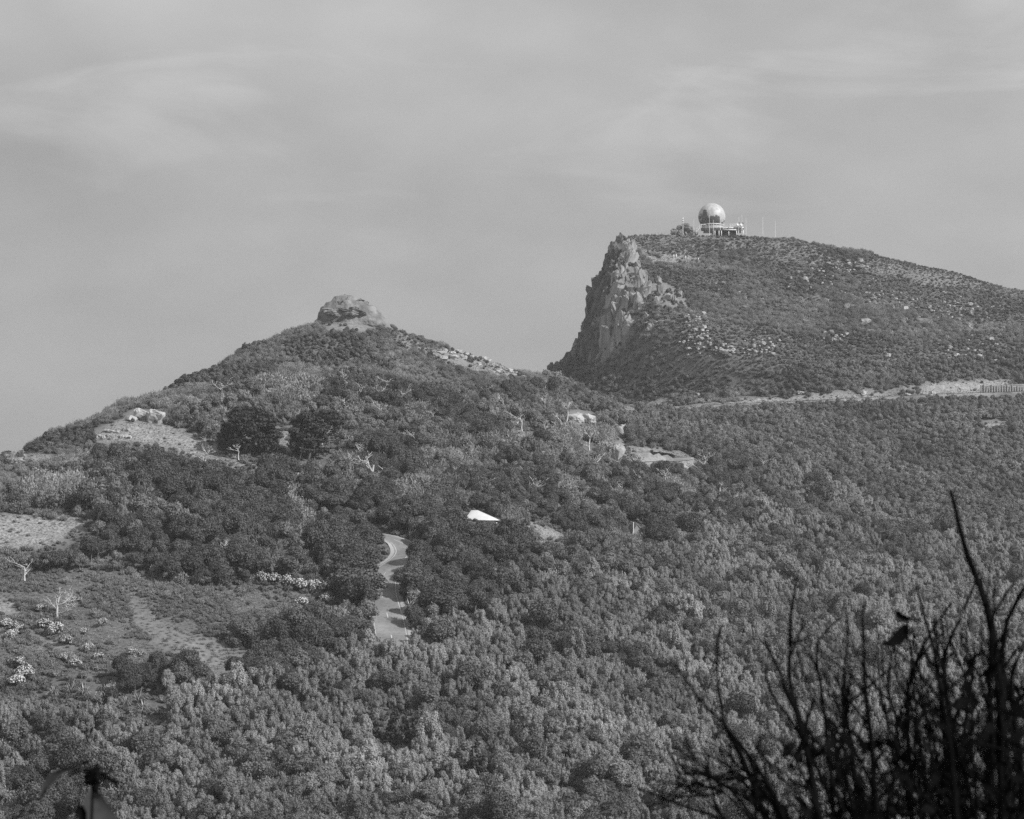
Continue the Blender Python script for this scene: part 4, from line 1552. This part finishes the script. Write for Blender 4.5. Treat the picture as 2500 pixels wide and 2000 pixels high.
BLO = []
for i in range(4):
    lb_ = lobes_round(R_(860 + i), 7, 1.2, 1.6, .55, low=.25)
    BLO.append((crown_mesh('shrub_foliage', lb_, 16, .2, 'mid_leaf', 860 + i, up=.2),
                crown_mesh('shrub_blossom', [((c[0], c[1], c[2] + .06), (r[0] * 1.04, r[1] * 1.04, r[2] * 1.04)) for c, r in lb_], 20, .15, 'blossom', 870 + i, core=0, depth=.1, up=.9)))
bs = [(110, 1535, 45), (135, 1550, 50), (160, 1570, 40), (40, 1540, 40), (15, 1530, 40), (30, 1560, 40), (45, 1625, 45), (60, 1655, 55), (40, 1672, 45), (215, 1590, 35), (240, 1605, 30), (160, 1610, 30),
      (185, 1625, 35), (250, 1525, 30), (205, 1545, 30), (320, 1595, 30), (345, 1600, 25), (640, 1418, 40), (670, 1424, 45), (700, 1431, 45), (730, 1436, 45), (765, 1441, 45), (795, 1446, 50), (800, 1470, 40),
      (735, 1475, 35), (725, 1505, 30), (100, 1486, 30)]
for i, (u, v, w) in enumerate(bs):
    q = hit(u, v + 8, 220)
    s_ = w * q[1] / F / 2.5
    if u > 600:
        lb, gp = 'white-flowered shrub in the row beside the dark trees by the road', 'white-flowered shrubs by the road'
    elif u < 75:
        lb, gp = 'pale-flowered shrub at the outer end of the meadow bank', 'pale-flowered shrubs at the meadow end'
    else:
        lb, gp = 'pale-flowered shrub on the meadow bank near the large leafless tree', 'pale-flowered shrubs on the meadow bank'
    e = obj('flowering_shrub', None, loc=tuple(q), scale=(s_, s_, s_), rot=(0, 0, gr.random() * 6), label=lb, category='shrub', group=gp)
    a, b = BLO[i % 4]
    obj('foliage', a, e)
    obj('blossom', b, e)

# ================================================================== PART 4
# ------------------------------------------------------------------ radar station on the summit
D0 = 808.0
PX = D0 / F


def S3(u, v, dy=0.0):
    """Station drawing (photo columns and rows at the station's distance) to metres."""
    q = P(u, v, D0)
    return np.array([q[0], q[1] + dy, q[2]])


# radome
RC, RR = S3(1741.7, 524, 6.5), 33.3 * PX
nu, nv = 96, 56
th = np.linspace(0, 2 * np.pi, nu, endpoint=False)
ph = np.linspace(math.acos(-20 / 33.3), 0.02, nv)
TT, PP = np.meshgrid(th, ph)
sv = np.stack([np.sin(PP) * np.sin(TT), -np.sin(PP) * np.cos(TT), np.cos(PP)], -1).reshape(-1, 3)
ii = np.arange(nv * nu).reshape(nv, nu)
sq = np.stack([ii[:-1], np.roll(ii, -1, 1)[:-1], np.roll(ii, -1, 1)[1:], ii[1:]], -1).reshape(-1, 4)
m = bpy.data.materials.new('radome_skin')
m.use_nodes = True
t = m.node_tree
b = t.nodes['Principled BSDF']
b.inputs['Roughness'].default_value = .5
at = N(t, 'ShaderNodeAttribute')
at.attribute_name = 'bare_patch'
c_ = N(t, 'ShaderNodeTexCoord')
no = N(t, 'ShaderNodeTexNoise')
no.inputs['Scale'].default_value = 1.2
no.inputs['Detail'].default_value = 6
L(t, c_.outputs['Object'], no.inputs[0])
lo = math_node(t, 'ADD', math_node(t, 'MULTIPLY', no.outputs['Fac'], .5), .17)
dk = math_node(t, 'ADD', math_node(t, 'MULTIPLY', no.outputs['Fac'], .12), .02)
mx = N(t, 'ShaderNodeMix')
L(t, at.outputs['Fac'], mx.inputs[0]); L(t, lo, mx.inputs[2]); L(t, dk, mx.inputs[3])
L(t, mx.outputs[0], b.inputs['Base Color'])
MATS['radome_skin'] = m
rme = mesh_np('shell', sv * RR, sq, 'radome_skin', smooth=True)
sx_ = sv[:, 0] + np.where(sv[:, 1] > 0, .3, 0)
thr = np.interp(sx_, [-1, -.92, -.8, -.72, -.66, -.6, -.5, -.43, -.4, -.2, -.1, .02, .1, .2, .45, .5, .55, .6, .75, .82, .94, 1],
                [.0, .15, .2, .15, .4, .5, .48, .3, -.1, -.14, -.04, .02, -.1, -.04, -.08, -.1, -.55, -.42, -.4, -.28, -.26, -.4])
blk = _tab[(np.floor(sv[:, 0] * 11).astype(int)) % 256, (np.floor(sv[:, 2] * 9).astype(int)) % 256] - .5
dark = (sv[:, 2] < thr + blk * .16).astype(np.float32)
dark *= np.where((sv[:, 0] < -.78) & (blk > .1), .4, 1)
a = rme.attributes.new('bare_patch', 'FLOAT', 'POINT')
a.data.foreach_set('value', dark.astype(np.float32))
rad = obj('radome', None, loc=tuple(RC), label='huge white radar dome with a jagged dark peeling patch on the summit', category='radome')
obj('shell', rme, rad)


def ring_mesh(r0, r1, z0, z1, material, k=48, name='ring'):
    mb = MB()
    a = np.linspace(0, 2 * np.pi, k, endpoint=False)
    c, s_ = np.cos(a), np.sin(a)
    v = np.concatenate([np.stack([c * r, s_ * r, np.full(k, z)], 1) for r, z in ((r1, z0), (r1, z1), (r0, z1), (r0, z0))])
    f_ = []
    for j in range(4):
        for i in range(k):
            f_.append([j * k + i, j * k + (i + 1) % k, ((j + 1) % 4) * k + (i + 1) % k, ((j + 1) % 4) * k + i])
    mb.add(v, f_)
    return mb.build(name, material)


cutz = -20 * PX
obj('base_ring', ring_mesh(RR * .7, RR * .86, cutz - .18, cutz + .14, 'galvanised', name='base_ring'), rad)

# building under the dome
gz = float(H(S3(1770, 570)[0], D0 + 4)) - .3
deckz = S3(0, 558)[2]
st0 = np.array([RC[0], D0 + 3, gz])
bld = obj('radar_building', None, loc=tuple(st0), label='low radar station building with white deck, railing and outside stair', category='building')


def part(name, mb, material, parent=None):
    return obj(name, mb.build(name, material), parent or bld)


def B(u0, u1, v0, v1, y0, y1):
    """Box in station drawing units, relative to the building's base."""
    a, b = S3(u0, v1), S3(u1, v0)
    return (np.array([(a[0] + b[0]) / 2, D0 + (y0 + y1) / 2, (a[2] + b[2]) / 2]) - st0, np.array([b[0] - a[0], y1 - y0, b[2] - a[2]]))


mb = MB(); v_ = ring_mesh(RR * .5, RR * .80, 0, S3(0, 544.5)[2] - deckz - .2, 'concrete', name='drum')
o = obj('drum', v_, bld, loc=tuple(np.array([RC[0], RC[1], deckz + .05]) - st0))
mb = MB(); mb.box(*B(1744, 1800, 561.5, 580, 3.2, 11)); wl = part('wall', mb, 'dark_wall')
mb = MB(); mb.box(*B(1724, 1816, 556, 560.5, .9, 12)); part('deck', mb, 'concrete')
mb = MB(); mb.box(*B(1722, 1818, 553.8, 556.2, .75, 1.0)); part('deck_edge', mb, 'white_paint')
mb = MB(); mb.box(*B(1768, 1799, 559.8, 561.5, .8, 1.6)); part('deck_beam', mb, 'white_paint')
for u in (1746, 1756, 1762, 1780, 1799, 1804.5, 1811.5, 1815.5):
    c, d = B(u - .9, u + .9, 560.5, 578, 1.1, 1.36)
    mb = MB(); mb.box(c, d); part('column', mb, 'white_paint')
for u0, u1, v0, v1, mt in ((1766, 1775, 564, 572, 'window_glass'), (1785, 1793, 564, 577, 'timber'), (1749, 1754, 565, 572, 'window_glass')):
    c, d = B(u0, u1, v0, v1, 3.12, 3.2)
    mb = MB(); mb.box(c, d); part('window' if mt == 'window_glass' else 'door', mb, mt)
for u in np.arange(1724, 1817, 6.5):
    c, d = B(u - .3, u + .3, 546.5, 554, .85, .93)
    mb = MB(); mb.box(c, d); part('railing_post', mb, 'galvanised')
for v in (546.4, 550):
    mb = MB(); mb.box(*B(1724, 1816, v - .28, v + .28, .86, .92)); part('handrail', mb, 'galvanised')
# outside stair on the left
stair = obj('stair', None, bld)
a0, a1 = S3(1700.5, 565, 1.6) - st0, S3(1713, 554, 1.6) - st0
for dy in (0, 1.1):
    mb = MB(); mb.tube([a0 + [0, dy, 0], a1 + [0, dy, 0]], .11, 4); obj('stringer', mb.build('stringer', 'white_paint'), stair)
    mb = MB(); mb.tube([a0 + [0, dy, 1.0], a1 + [0, dy, 1.0], S3(1724, 546.5, 1.6 + dy) - st0], .07, 4); obj('handrail', mb.build('handrail', 'white_paint'), stair)
    for k in (0, .33, .66, 1):
        q = a0 * (1 - k) + a1 * k + [0, dy, 0]
        mb = MB(); mb.tube([q, q + [0, 0, 1.0]], .06, 4); obj('baluster', mb.build('baluster', 'white_paint'), stair)
for k in np.linspace(.05, .95, 8):
    q = a0 * (1 - k) + a1 * k
    mb = MB(); mb.box(q + [0, .55, 0], (.28, 1.05, .04)); obj('tread', mb.build('tread', 'galvanised'), stair)
mb = MB(); mb.box(*B(1713, 1725, 553, 554.4, 1.6, 2.7)); obj('landing', mb.build('landing', 'white_paint'), stair)


def dish(u, v, lb):
    q = S3(u, v, .3)
    e = obj('dish_antenna', None, loc=(q[0], q[1], deckz), label=lb, category='antenna')
    mb = MB()
    rr_ = np.linspace(.03, 1, 6)
    k = 20
    an = np.linspace(0, 2 * np.pi, k, endpoint=False)
    R0 = 4.3 * PX
    vv = np.concatenate([np.stack([np.cos(an) * r * R0, np.full(k, -.22 * r * r * 1.0), np.sin(an) * r * R0], 1) for r in rr_])
    f_ = [[j * k + i, j * k + (i + 1) % k, (j + 1) * k + (i + 1) % k, (j + 1) * k + i] for j in range(5) for i in range(k)]
    mb.add(vv, f_)
    zc = q[2] - deckz
    d_ = obj('dish', mb.build('dish', 'white_roof', True), e, loc=(0, 0, zc))
    mb = MB(); mb.tube([(0, .28, -2.6), (0, .28, zc)], .09, 6); obj('post', mb.build('post', 'galvanised'), e)
    mb = MB(); mb.tube([(0, .28, zc), (0, .02, zc)], .12, 8); obj('mount', mb.build('mount', 'galvanised'), e)


dish(1803, 546.6, 'round white dish antenna on the deck edge, nearer the dome')
dish(1812, 547, 'round white dish antenna on the outer end of the deck')
masts = [(1732.4, 524, 572, 'thin white pole in front of the dome, left of centre'), (1741.6, 537, 563, 'short white pole in front of the middle of the dome'), (1759, 524, 562, 'white pole in front of the right side of the dome'),
         (1767, 526, 560, 'white pole at the right edge of the dome'), (1804, 530, 558, 'whip antenna above the nearer dish'), (1811.5, 524, 558, 'tall whip antenna above the outer dish'),
         (1821.5, 531, 577, 'lone whip antenna just past the end of the deck'), (1862.5, 529, 578, 'tall thin mast standing alone right of the station'), (1893, 541, 583, 'farthest thin mast down the ridge right of the station'),
         (1694, 535, 568, 'thin pole between the stair and the rock pile'), (1783, 545, 556, 'short pole on the middle of the deck')]
for u, v0, v1, lb in masts:
    q0, q1 = S3(u, v1, .4), S3(u, v0, .4)
    zb = min(q0[2], float(H(q0[0], q0[1])) - .2) if v1 > 562 else q0[2]
    e = obj('antenna_mast', None, loc=(q0[0], q0[1], zb), label=lb, category='mast')
    hgt = q1[2] - zb
    mb = MB(); mb.tube([(0, 0, 0), (0, 0, hgt * .55)], .085, 6); obj('pole', mb.build('pole', 'white_paint'), e)
    mb = MB(); mb.tube([(0, 0, hgt * .55), (0, 0, hgt)], .055, 5); obj('whip', mb.build('whip', 'white_paint'), e)
q0 = S3(1667.5, 566, .5)
e = obj('equipment_mast', None, loc=tuple(q0), label='white mast carrying two pale boxes beside the rock pile', category='mast')
mb = MB(); mb.tube([(0, 0, -1), (0, 0, 36 * PX)], .11, 6); obj('pole', mb.build('pole', 'white_paint'), e)
for dv in (26.5, 31.5):
    mb = MB(); mb.box((-.05, -.2, dv * PX), (.42, .36, .5)); obj('box', mb.build('box', 'white_roof'), e)
for i in range(30):
    u = 1645 + 55 * gr.random()
    top_ = np.interp(u, [1640, 1655, 1665, 1675, 1690, 1702], [566, 556, 545, 543, 550, 566])
    v = top_ + (572 - top_) * gr.random() ** 1.3
    q = S3(u, v + 2, 1 + 3 * gr.random())
    obj('boulder', BOULD[gr.integers(len(BOULD))], loc=tuple(q), rot=(gr.normal() * .2, gr.normal() * .2, gr.random() * 6), scale=(1.0 + .7 * gr.random(), 1.0, .5 + .5 * gr.random()),
        label='dark grey rock of the pile left of the radar station', category='rock', group='rock pile by the radar station')
# fence along the summit edge
fc = obj('summit_fence', None, loc=tuple(S3(1625, 568, 1)), label='thin wire fence on posts along the summit, left of the rock pile', category='fence')
f0 = np.array(fc.location)
fps = []
for u in np.arange(1592, 1648, 8):
    q = S3(u, 566, 1)
    q[2] = float(H(q[0], q[1]))
    fps.append(q)
    mb = MB(); mb.tube([q - f0 - [0, 0, .3], q - f0 + [0, 0, 1.9]], .07, 5); obj('post', mb.build('post', 'timber'), fc)
for k in (.9, 1.7):
    mb = MB(); mb.tube([q - f0 + [0, 0, k] for q in fps], .025, 3); obj('wire', mb.build('wire', 'galvanised'), fc)
for u, v, lb in ((1645, 631, 'white marker post on the summit track, leftmost of four'), (1651, 631, 'white marker post on the summit track, second of four'), (1674, 635, 'white marker post on the summit track, third of four'),
                 (1705, 640, 'white marker post on the summit track, rightmost of four')):
    q = hit(u, v, 680, 900)
    mb = MB(); mb.box((0, 0, .55), (.26, .26, 1.3)); mb.box((0, 0, 1.25), (.3, .3, .1))
    obj('marker_post', mb.build('marker_post', 'white_paint'), loc=tuple(q), label=lb, category='post')

# ------------------------------------------------------------------ white-roofed house above the road
hq = hit(1172, 1276)
hp = hq[1] / F
house = obj('white_house', None, loc=tuple(hq), label='small house with a bright white hipped roof half hidden by trees', category='house')
X = lambda u: (u - 1172) * hp
Zv = lambda v: (1276 - v) * hp
e0, e1, ev = X(1134), X(1219), Zv(1269)
r0_, r1_, rv = X(1150), X(1166), Zv(1249)
mb = MB()
yy = 5.2
mb.add([(e0, 0, ev), (e1, 0, ev - .1), (e1, yy, ev - .1), (e0, yy, ev), (r0_, yy / 2, rv + .2), (r1_, yy / 2, rv + .2)], [[0, 1, 5, 4], [2, 3, 4, 5]], [[1, 2, 5], [3, 0, 4]])
rf = obj('roof', mb.build('roof', 'white_roof'), house)
mb = MB(); mb.box(((e0 + e1) / 2, -.02, ev - .1), (e1 - e0, .12, .16)); obj('fascia', mb.build('fascia', 'white_roof'), rf)
mb = MB(); mb.box(((e0 + e1) / 2, yy / 2, ev / 2 - .7), (e1 - e0 - .8, yy - .8, ev + 1.2)); obj('wall', mb.build('wall', 'white_paint'), house)
for x_ in (-1.2, 1.4):
    mb = MB(); mb.box((x_, .36, ev - .75), (.9, .1, .8)); w1 = obj('window', mb.build('window', 'window_glass'), house)
    mb = MB(); mb.box((x_, .36, ev - 1.2), (1.1, .16, .08)); obj('sill', mb.build('sill', 'white_paint'), w1)
for i, (u, v) in enumerate(((1140, 1290), (1160, 1296), (1185, 1292), (1200, 1288), (1215, 1284))):
    q = hit(u, v)
    s_ = .5 + .15 * gr.random()
    e = obj('garden_shrub', PROTO['coppice'][i % 4][0], loc=tuple(q), scale=(s_, s_, s_), label='dark shrub in front of the white-roofed house', category='shrub', group='shrubs before the house')

# steep-gabled hut in the wood
q = hit(1556, 1312)
hp = q[1] / F
hut = obj('gabled_hut', None, loc=tuple(q), rot=(0, 0, .35), label='small grey steep-gabled hut roof poking out of the wood', category='hut')
hh, hw, hl = 31 * hp, 1.5, 3.4
mb = MB(); mb.box((0, hl / 2, .3), (2 * hw - .3, hl - .3, 1.6)); obj('wall', mb.build('wall', 'dark_wall'), hut)
for sd in (-1, 1):
    mb = MB()
    mb.add([(sd * hw, -.15, .6), (0, -.15, hh), (0, hl, hh), (sd * hw, hl, .6), (sd * (hw + .08), -.15, .62), (0, -.15, hh + .1), (0, hl, hh + .1), (sd * (hw + .08), hl, .62)],
           [[0, 1, 2, 3], [4, 7, 6, 5], [0, 4, 5, 1], [3, 2, 6, 7], [0, 3, 7, 4]])
    obj('roof_slope', mb.build('roof_slope', 'grey_roof'), hut)
mb = MB(); mb.add([(-hw, 0, .6), (hw, 0, .6), (0, 0, hh)], f3=[[0, 1, 2]]); obj('gable', mb.build('gable', 'grey_roof'), hut)
mb = MB(); mb.tube([(-1.0, -.3, 0), (-1.0, -.3, hh + .5)], .09, 6); obj('flue', mb.build('flue', 'white_paint'), hut)

# timber crib wall on the cut above the upper road
w0, w1 = hit(2402, 962, 600, 800), hit(2560, 957, 600, 800)
rw = obj('retaining_wall', None, loc=tuple(w0), label='vertical-ribbed retaining wall in the cut above the upper road', category='wall')
n_ = 26
for i in range(n_):
    k = i / (n_ - 1)
    q = (w1 - w0) * k + np.array([0, 3.6, -.3])
    mb = MB()
    hh = 2.6 + gr.normal() * .4
    mb.tube([q, q + [0, .1, hh * .5], q + [gr.normal() * .05, .35, hh]], [.2, .2, .17], 6)
    obj('post', mb.build('post', 'timber'), rw)
for i in range(5):
    mb = MB()
    a_, b_ = w0 * 0 + np.array([0, 3.85 + i * .06, .1 + i * .5]), (w1 - w0) + np.array([0, 3.85 + i * .06, .1 + i * .5])
    mb.add([a_, b_, b_ + [0, 0, .46], a_ + [0, 0, .46], a_ + [0, .12, 0], b_ + [0, .12, 0], b_ + [0, .12, .46], a_ + [0, .12, .46]], [[0, 1, 2, 3], [4, 7, 6, 5], [3, 2, 6, 7], [0, 4, 5, 1]])
    obj('plank', mb.build('plank', 'timber'), rw)

# ------------------------------------------------------------------ twigs close to the viewpoint
gf = np.random.default_rng(21)
bush = obj('foreground_bush', None, loc=(.72, 4.1, float(H(.72, 4.1)) - .05), label='black out-of-focus twiggy bush in the lower corner close to the viewer', category='bush')
b0 = np.array(bush.location)
stems = [
    [(2430, 2300), (2425, 1800), (2400, 1540), (2350, 1400), (2310, 1270), (2290, 1180), 3.9, .0075],
    [(2460, 2300), (2440, 1850), (2425, 1560), (2470, 1480), (2500, 1420), 4.2, .007],
    [(2400, 2300), (2420, 1700), (2405, 1520), (2440, 1440), (2480, 1390), 3.8, .005],
    [(2300, 2300), (2330, 1850), (2305, 1640), (2290, 1540), (2245, 1400), 4.4, .005],
    [(2150, 2300), (2130, 1900), (2105, 1720), (2095, 1600), (2098, 1480), 3.7, .005],
    [(2120, 2300), (2080, 1900), (2050, 1700), (2070, 1600), (2055, 1500), 4.3, .004],
    [(2050, 2300), (1960, 1850), (1910, 1700), (1912, 1560), (1930, 1450), 3.9, .005],
    [(2020, 2300), (1940, 1850), (1880, 1650), (1840, 1580), (1832, 1530), 3.6, .0055],
    [(1960, 2300), (1850, 1880), (1780, 1760), (1765, 1620), (1780, 1505), 4.1, .0045],
    [(2000, 2300), (1900, 1980), (1780, 1800), (1680, 1690), (1612, 1590), 3.7, .0045],
    [(1980, 2300), (1870, 1990), (1760, 1900), (1660, 1870), 4.0, .004],
    [(1900, 2300), (1840, 2020), (1700, 1975), (1560, 1920), 4.3, .004],
    [(2050, 2300), (2020, 1800), (2000, 1650), (1990, 1560), (2060, 1500), 4.5, .004],
    [(2200, 2300), (2210, 1900), (2180, 1700), (2230, 1560), (2300, 1450), 4.6, .0045],
    [(2350, 2300), (2320, 1800), (2290, 1600), (2340, 1500), (2390, 1380), 4.5, .0045],
    [(2500, 2300), (2480, 1800), (2450, 1600), (2400, 1480), (2385, 1360), 4.4, .005],
    [(2560, 2300), (2510, 1850), (2480, 1650), (2520, 1560), (2560, 1500), 4.0, .006],
    [(2250, 2300), (2280, 1950), (2400, 1780), (2520, 1690), 3.9, .005],
    [(2130, 2300), (2150, 2000), (2200, 1800), (2160, 1650), (2200, 1520), 4.2, .004],
    [(2440, 2300), (2350, 1780), (2220, 1640), (2170, 1600), 3.8, .004],
]
for i in range(34):
    tu = 1640 + 880 * gf.random()
    tv = np.interp(tu, [1640, 1800, 2000, 2200, 2350, 2520], [1760, 1580, 1560, 1470, 1360, 1400]) + 180 * gf.random()
    bu = 1980 + (tu - 1640) * .62
    stems.append([(bu, 2300), (bu * .6 + tu * .4 + gf.normal() * 25, 1950), (bu * .25 + tu * .75 + gf.normal() * 25, (tv + 1900) / 2), (tu + gf.normal() * 22, tv + 90), (tu, tv), 3.5 + 1.2 * gf.random(), .0022 + .002 * gf.random()])
tips = []
for st in stems:
    *pts, d, r = st
    base = b0 + np.array([(pts[0][0] - 2250) / F * d * .25, gf.normal() * .05, 0])
    ps = [base] + [P(u, v, d + gf.normal() * .04) for u, v in pts[0:]]
    ps = smooth_path(ps, .03, 2)
    k = len(ps)
    kink = np.cumsum(gf.normal(size=(k, 3)) * .0024, axis=0)
    ps = ps + kink - kink * np.linspace(1, .4, k)[:, None]
    mb = MB()
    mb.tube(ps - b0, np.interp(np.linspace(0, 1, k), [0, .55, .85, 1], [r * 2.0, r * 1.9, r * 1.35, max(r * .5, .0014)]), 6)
    obj('stem', mb.build('stem', 'shaded_twig_bark'), bush)
    tips.append((ps, r))


def twig(p, d, l, r, mb, lev):
    pts = [p]
    for i in range(4):
        d = d + gf.normal(size=3) * .16 + np.array([0, 0, .06])
        d /= np.linalg.norm(d)
        p = p + d * l / 4
        pts.append(p)
    mb.tube(np.array(pts) - b0, np.linspace(r, r * .4, 5), 4)
    if lev:
        for i in range(2):
            twig(pts[1 + i], d + gf.normal(size=3) * .6, l * .55, r * .6, mb, lev - 1)


lf_v, lf_f = [], []


def leaf(p, l, w, d):
    d = d / np.linalg.norm(d)
    s_ = np.cross(d, gf.normal(size=3))
    s_ /= np.linalg.norm(s_)
    nn = np.cross(d, s_)
    k = len(lf_v)
    for t_, ww in ((0, .12), (.3, .8), (.6, 1), (.85, .6), (1, .05)):
        c = p + d * l * t_ + nn * l * .25 * t_ * t_ - b0
        lf_v.extend([c - s_ * w * ww * .5, c + s_ * w * ww * .5])
    lf_f.extend([[k + 2 * i, k + 2 * i + 1, k + 2 * i + 3, k + 2 * i + 2] for i in range(4)])


mbt = MB()
for ps, r in tips:
    for k in range(12):
        i = int(len(ps) * (.35 + .6 * gf.random()))
        t_ = ps[min(i + 1, len(ps) - 1)] - ps[i - 1]
        t_ /= np.linalg.norm(t_)
        u_, v_2 = proj(*ps[i])
        low_ = v_2 > 1650
        twig(ps[i], t_ + gf.normal(size=3) * np.array([.6, .6, .3]), (.03 + .06 * gf.random()) * (1.7 if low_ else 1.2), .003 if low_ else .0026, mbt, 1)
    for k in range(40):
        i = int(len(ps) * (.3 + .55 * gf.random()))
        u_, v_2 = proj(*ps[i])
        if v_2 > 1380 + 120 * gf.random():
            leaf(ps[i] + gf.normal(size=3) * .012, .018 + .02 * gf.random(), .008 + .008 * gf.random(), gf.normal(size=3))
FILL = [(1880, 2040), (1900, 1850), (1990, 1760), (2060, 1800), (2120, 1740), (2200, 1800), (2300, 1700), (2380, 1640), (2520, 1600), (2560, 2060)]
cnt = 0
while cnt < 480:
    u, v = 1850 + 700 * gf.random(), 1600 + 440 * gf.random()
    if in_poly(np.array([u]), np.array([v]), FILL)[0] and gf.random() < np.interp(v + (u - 2200) * .25, [1650, 1980], [.12, 1]):
        p_ = P(u, v, 3.6 + gf.random() * 1.1)
        if gf.random() < .35:
            twig(p_, gf.normal(size=3) * .5 + np.array([0, 0, .8]), .06 + .06 * gf.random(), .0028, mbt, 1)
        else:
            leaf(p_, .018 + .026 * gf.random(), .009 + .012 * gf.random(), gf.normal(size=3))
        cnt += 1
obj('twigs', mbt.build('twigs', 'shaded_twig_bark'), bush, kind='stuff')
# two large dead leaves that stand out
k0 = len(lf_v)
obj('small_leaves', mesh_np('small_leaves', np.array(lf_v), np.array(lf_f), 'shaded_twig_bark'), bush, kind='stuff')


def big_leaf(uvs, ws, d, name, parent, org, material, curl=.0):
    c = np.array([P(u, v, d + curl * i) for i, (u, v) in enumerate(uvs)])
    t_ = np.gradient(c, axis=0)
    t_ /= np.linalg.norm(t_, axis=1)[:, None]
    s_ = np.cross(t_, np.array([0, 1.0, 0]))
    s_ /= np.linalg.norm(s_, axis=1)[:, None]
    w = np.array(ws)[:, None] / F * d / 2
    v = np.concatenate([c - s_ * w, c + np.array([0, .006, 0]), c + s_ * w]) - org
    n_ = len(c)
    i = np.arange(n_ - 1)
    f_ = np.concatenate([np.stack([i, i + 1, i + 1 + n_, i + n_], 1), np.stack([i + n_, i + 1 + n_, i + 1 + 2 * n_, i + 2 * n_], 1)])
    return obj(name, mesh_np(name, v, f_, material, True), parent)


big_leaf([(2148, 1573), (2170, 1572), (2190, 1562), (2205, 1545), (2214, 1525)], [3, 16, 32, 34, 14], 3.9, 'dead_leaf', bush, b0, 'shaded_twig_bark')
big_leaf([(2184, 1488), (2192, 1500), (2205, 1510), (2225, 1512), (2250, 1512)], [4, 16, 18, 8, 4], 3.9, 'dead_leaf', bush, b0, 'shaded_twig_bark')
big_leaf([(1835, 1968), (1845, 1950), (1860, 1935), (1880, 1925)], [10, 40, 42, 14], 3.9, 'dead_leaf', bush, b0, 'shaded_twig_bark')

dp = obj('dried_plant', None, loc=(-.72, 4.0, float(H(-.72, 4.0)) - .05), label='blurred withered stalk with a curled leaf close to the viewer', category='plant')
d0 = np.array(dp.location)
mb = MB()
ps = smooth_path([d0, P(215, 2400, 4.0), P(222, 2050, 4.0), P(225, 1960, 4.0), P(228, 1900, 4.0), P(222, 1858, 4.0)], .02, 2) - d0
mb.tube(ps, np.linspace(.006, .0025, len(ps)), 7)
obj('stem', mb.build('stem', 'shaded_twig_bark'), dp)
mb = MB()
ps = smooth_path([P(182, 2050, 4.02), P(186, 1985, 4.02), P(194, 1940, 4.02), P(200, 1915, 4.02), P(198, 1890, 4.02), P(186, 1880, 4.02), P(168, 1880, 4.02)], .01, 2) - d0
mb.tube(ps, np.linspace(.0022, .0012, len(ps)), 6)
obj('leaf_stalk', mb.build('leaf_stalk', 'shaded_twig_bark'), dp)
big_leaf([(196, 1882), (175, 1876), (150, 1884), (128, 1898), (112, 1918), (103, 1938), (99, 1952)], [3, 8, 16, 22, 20, 12, 3], 4.02, 'curled_leaf', dp, d0, 'dry_leaf', .004)
big_leaf([(225, 1925), (228, 1945), (232, 1970), (236, 2000), (240, 2050)], [14, 44, 70, 96, 110], 4.06, 'drooping_leaf', dp, d0, 'dry_leaf', .002)
big_leaf([(196, 1968), (200, 1985), (202, 2010)], [14, 24, 20], 4.0, 'withered_leaf', dp, d0, 'shaded_twig_bark')
mb = MB()
for i in range(46):
    a = gf.normal(size=3)
    a[2] = abs(a[2]) * .4
    c = P(228 + gf.normal() * 8, 1898 + gf.normal() * 14, 4.0 + gf.normal() * .01) - d0
    iv, jf = ico()
    mb.add(iv * np.array([.004, .004, .007]) * (.6 + .8 * gf.random()) + c, f3=jf)
for u, v in ((208, 1862), (252, 1890), (275, 1905), (284, 1910), (262, 1900), (212, 1880)):
    c = P(u, v, 4.0) - d0
    mb.add(iv * np.array([.007, .004, .004]) + c, f3=jf)
obj('seed_head', mb.build('seed_head', 'shaded_twig_bark'), dp)

# ------------------------------------------------------------------ thin haze in the valley air
mb = MB()
mb.box((45, 480, -26), (1930, 2400, 272))
hz = mb.build('haze', None)
hm = bpy.data.materials.new('haze')
hm.use_nodes = True
t = hm.node_tree
t.nodes.clear()
pv = N(t, 'ShaderNodeVolumePrincipled')
pv.inputs['Color'].default_value = (.9, .9, .9, 1)
pv.inputs['Density'].default_value = 0.00015
pv.inputs['Anisotropy'].default_value = 0.2
mo = N(t, 'ShaderNodeOutputMaterial')
L(t, pv.outputs[0], mo.inputs['Volume'])
hz.materials.append(hm)
obj('haze', hz, kind='stuff', label='thin even haze in the air over the valley', category='haze')
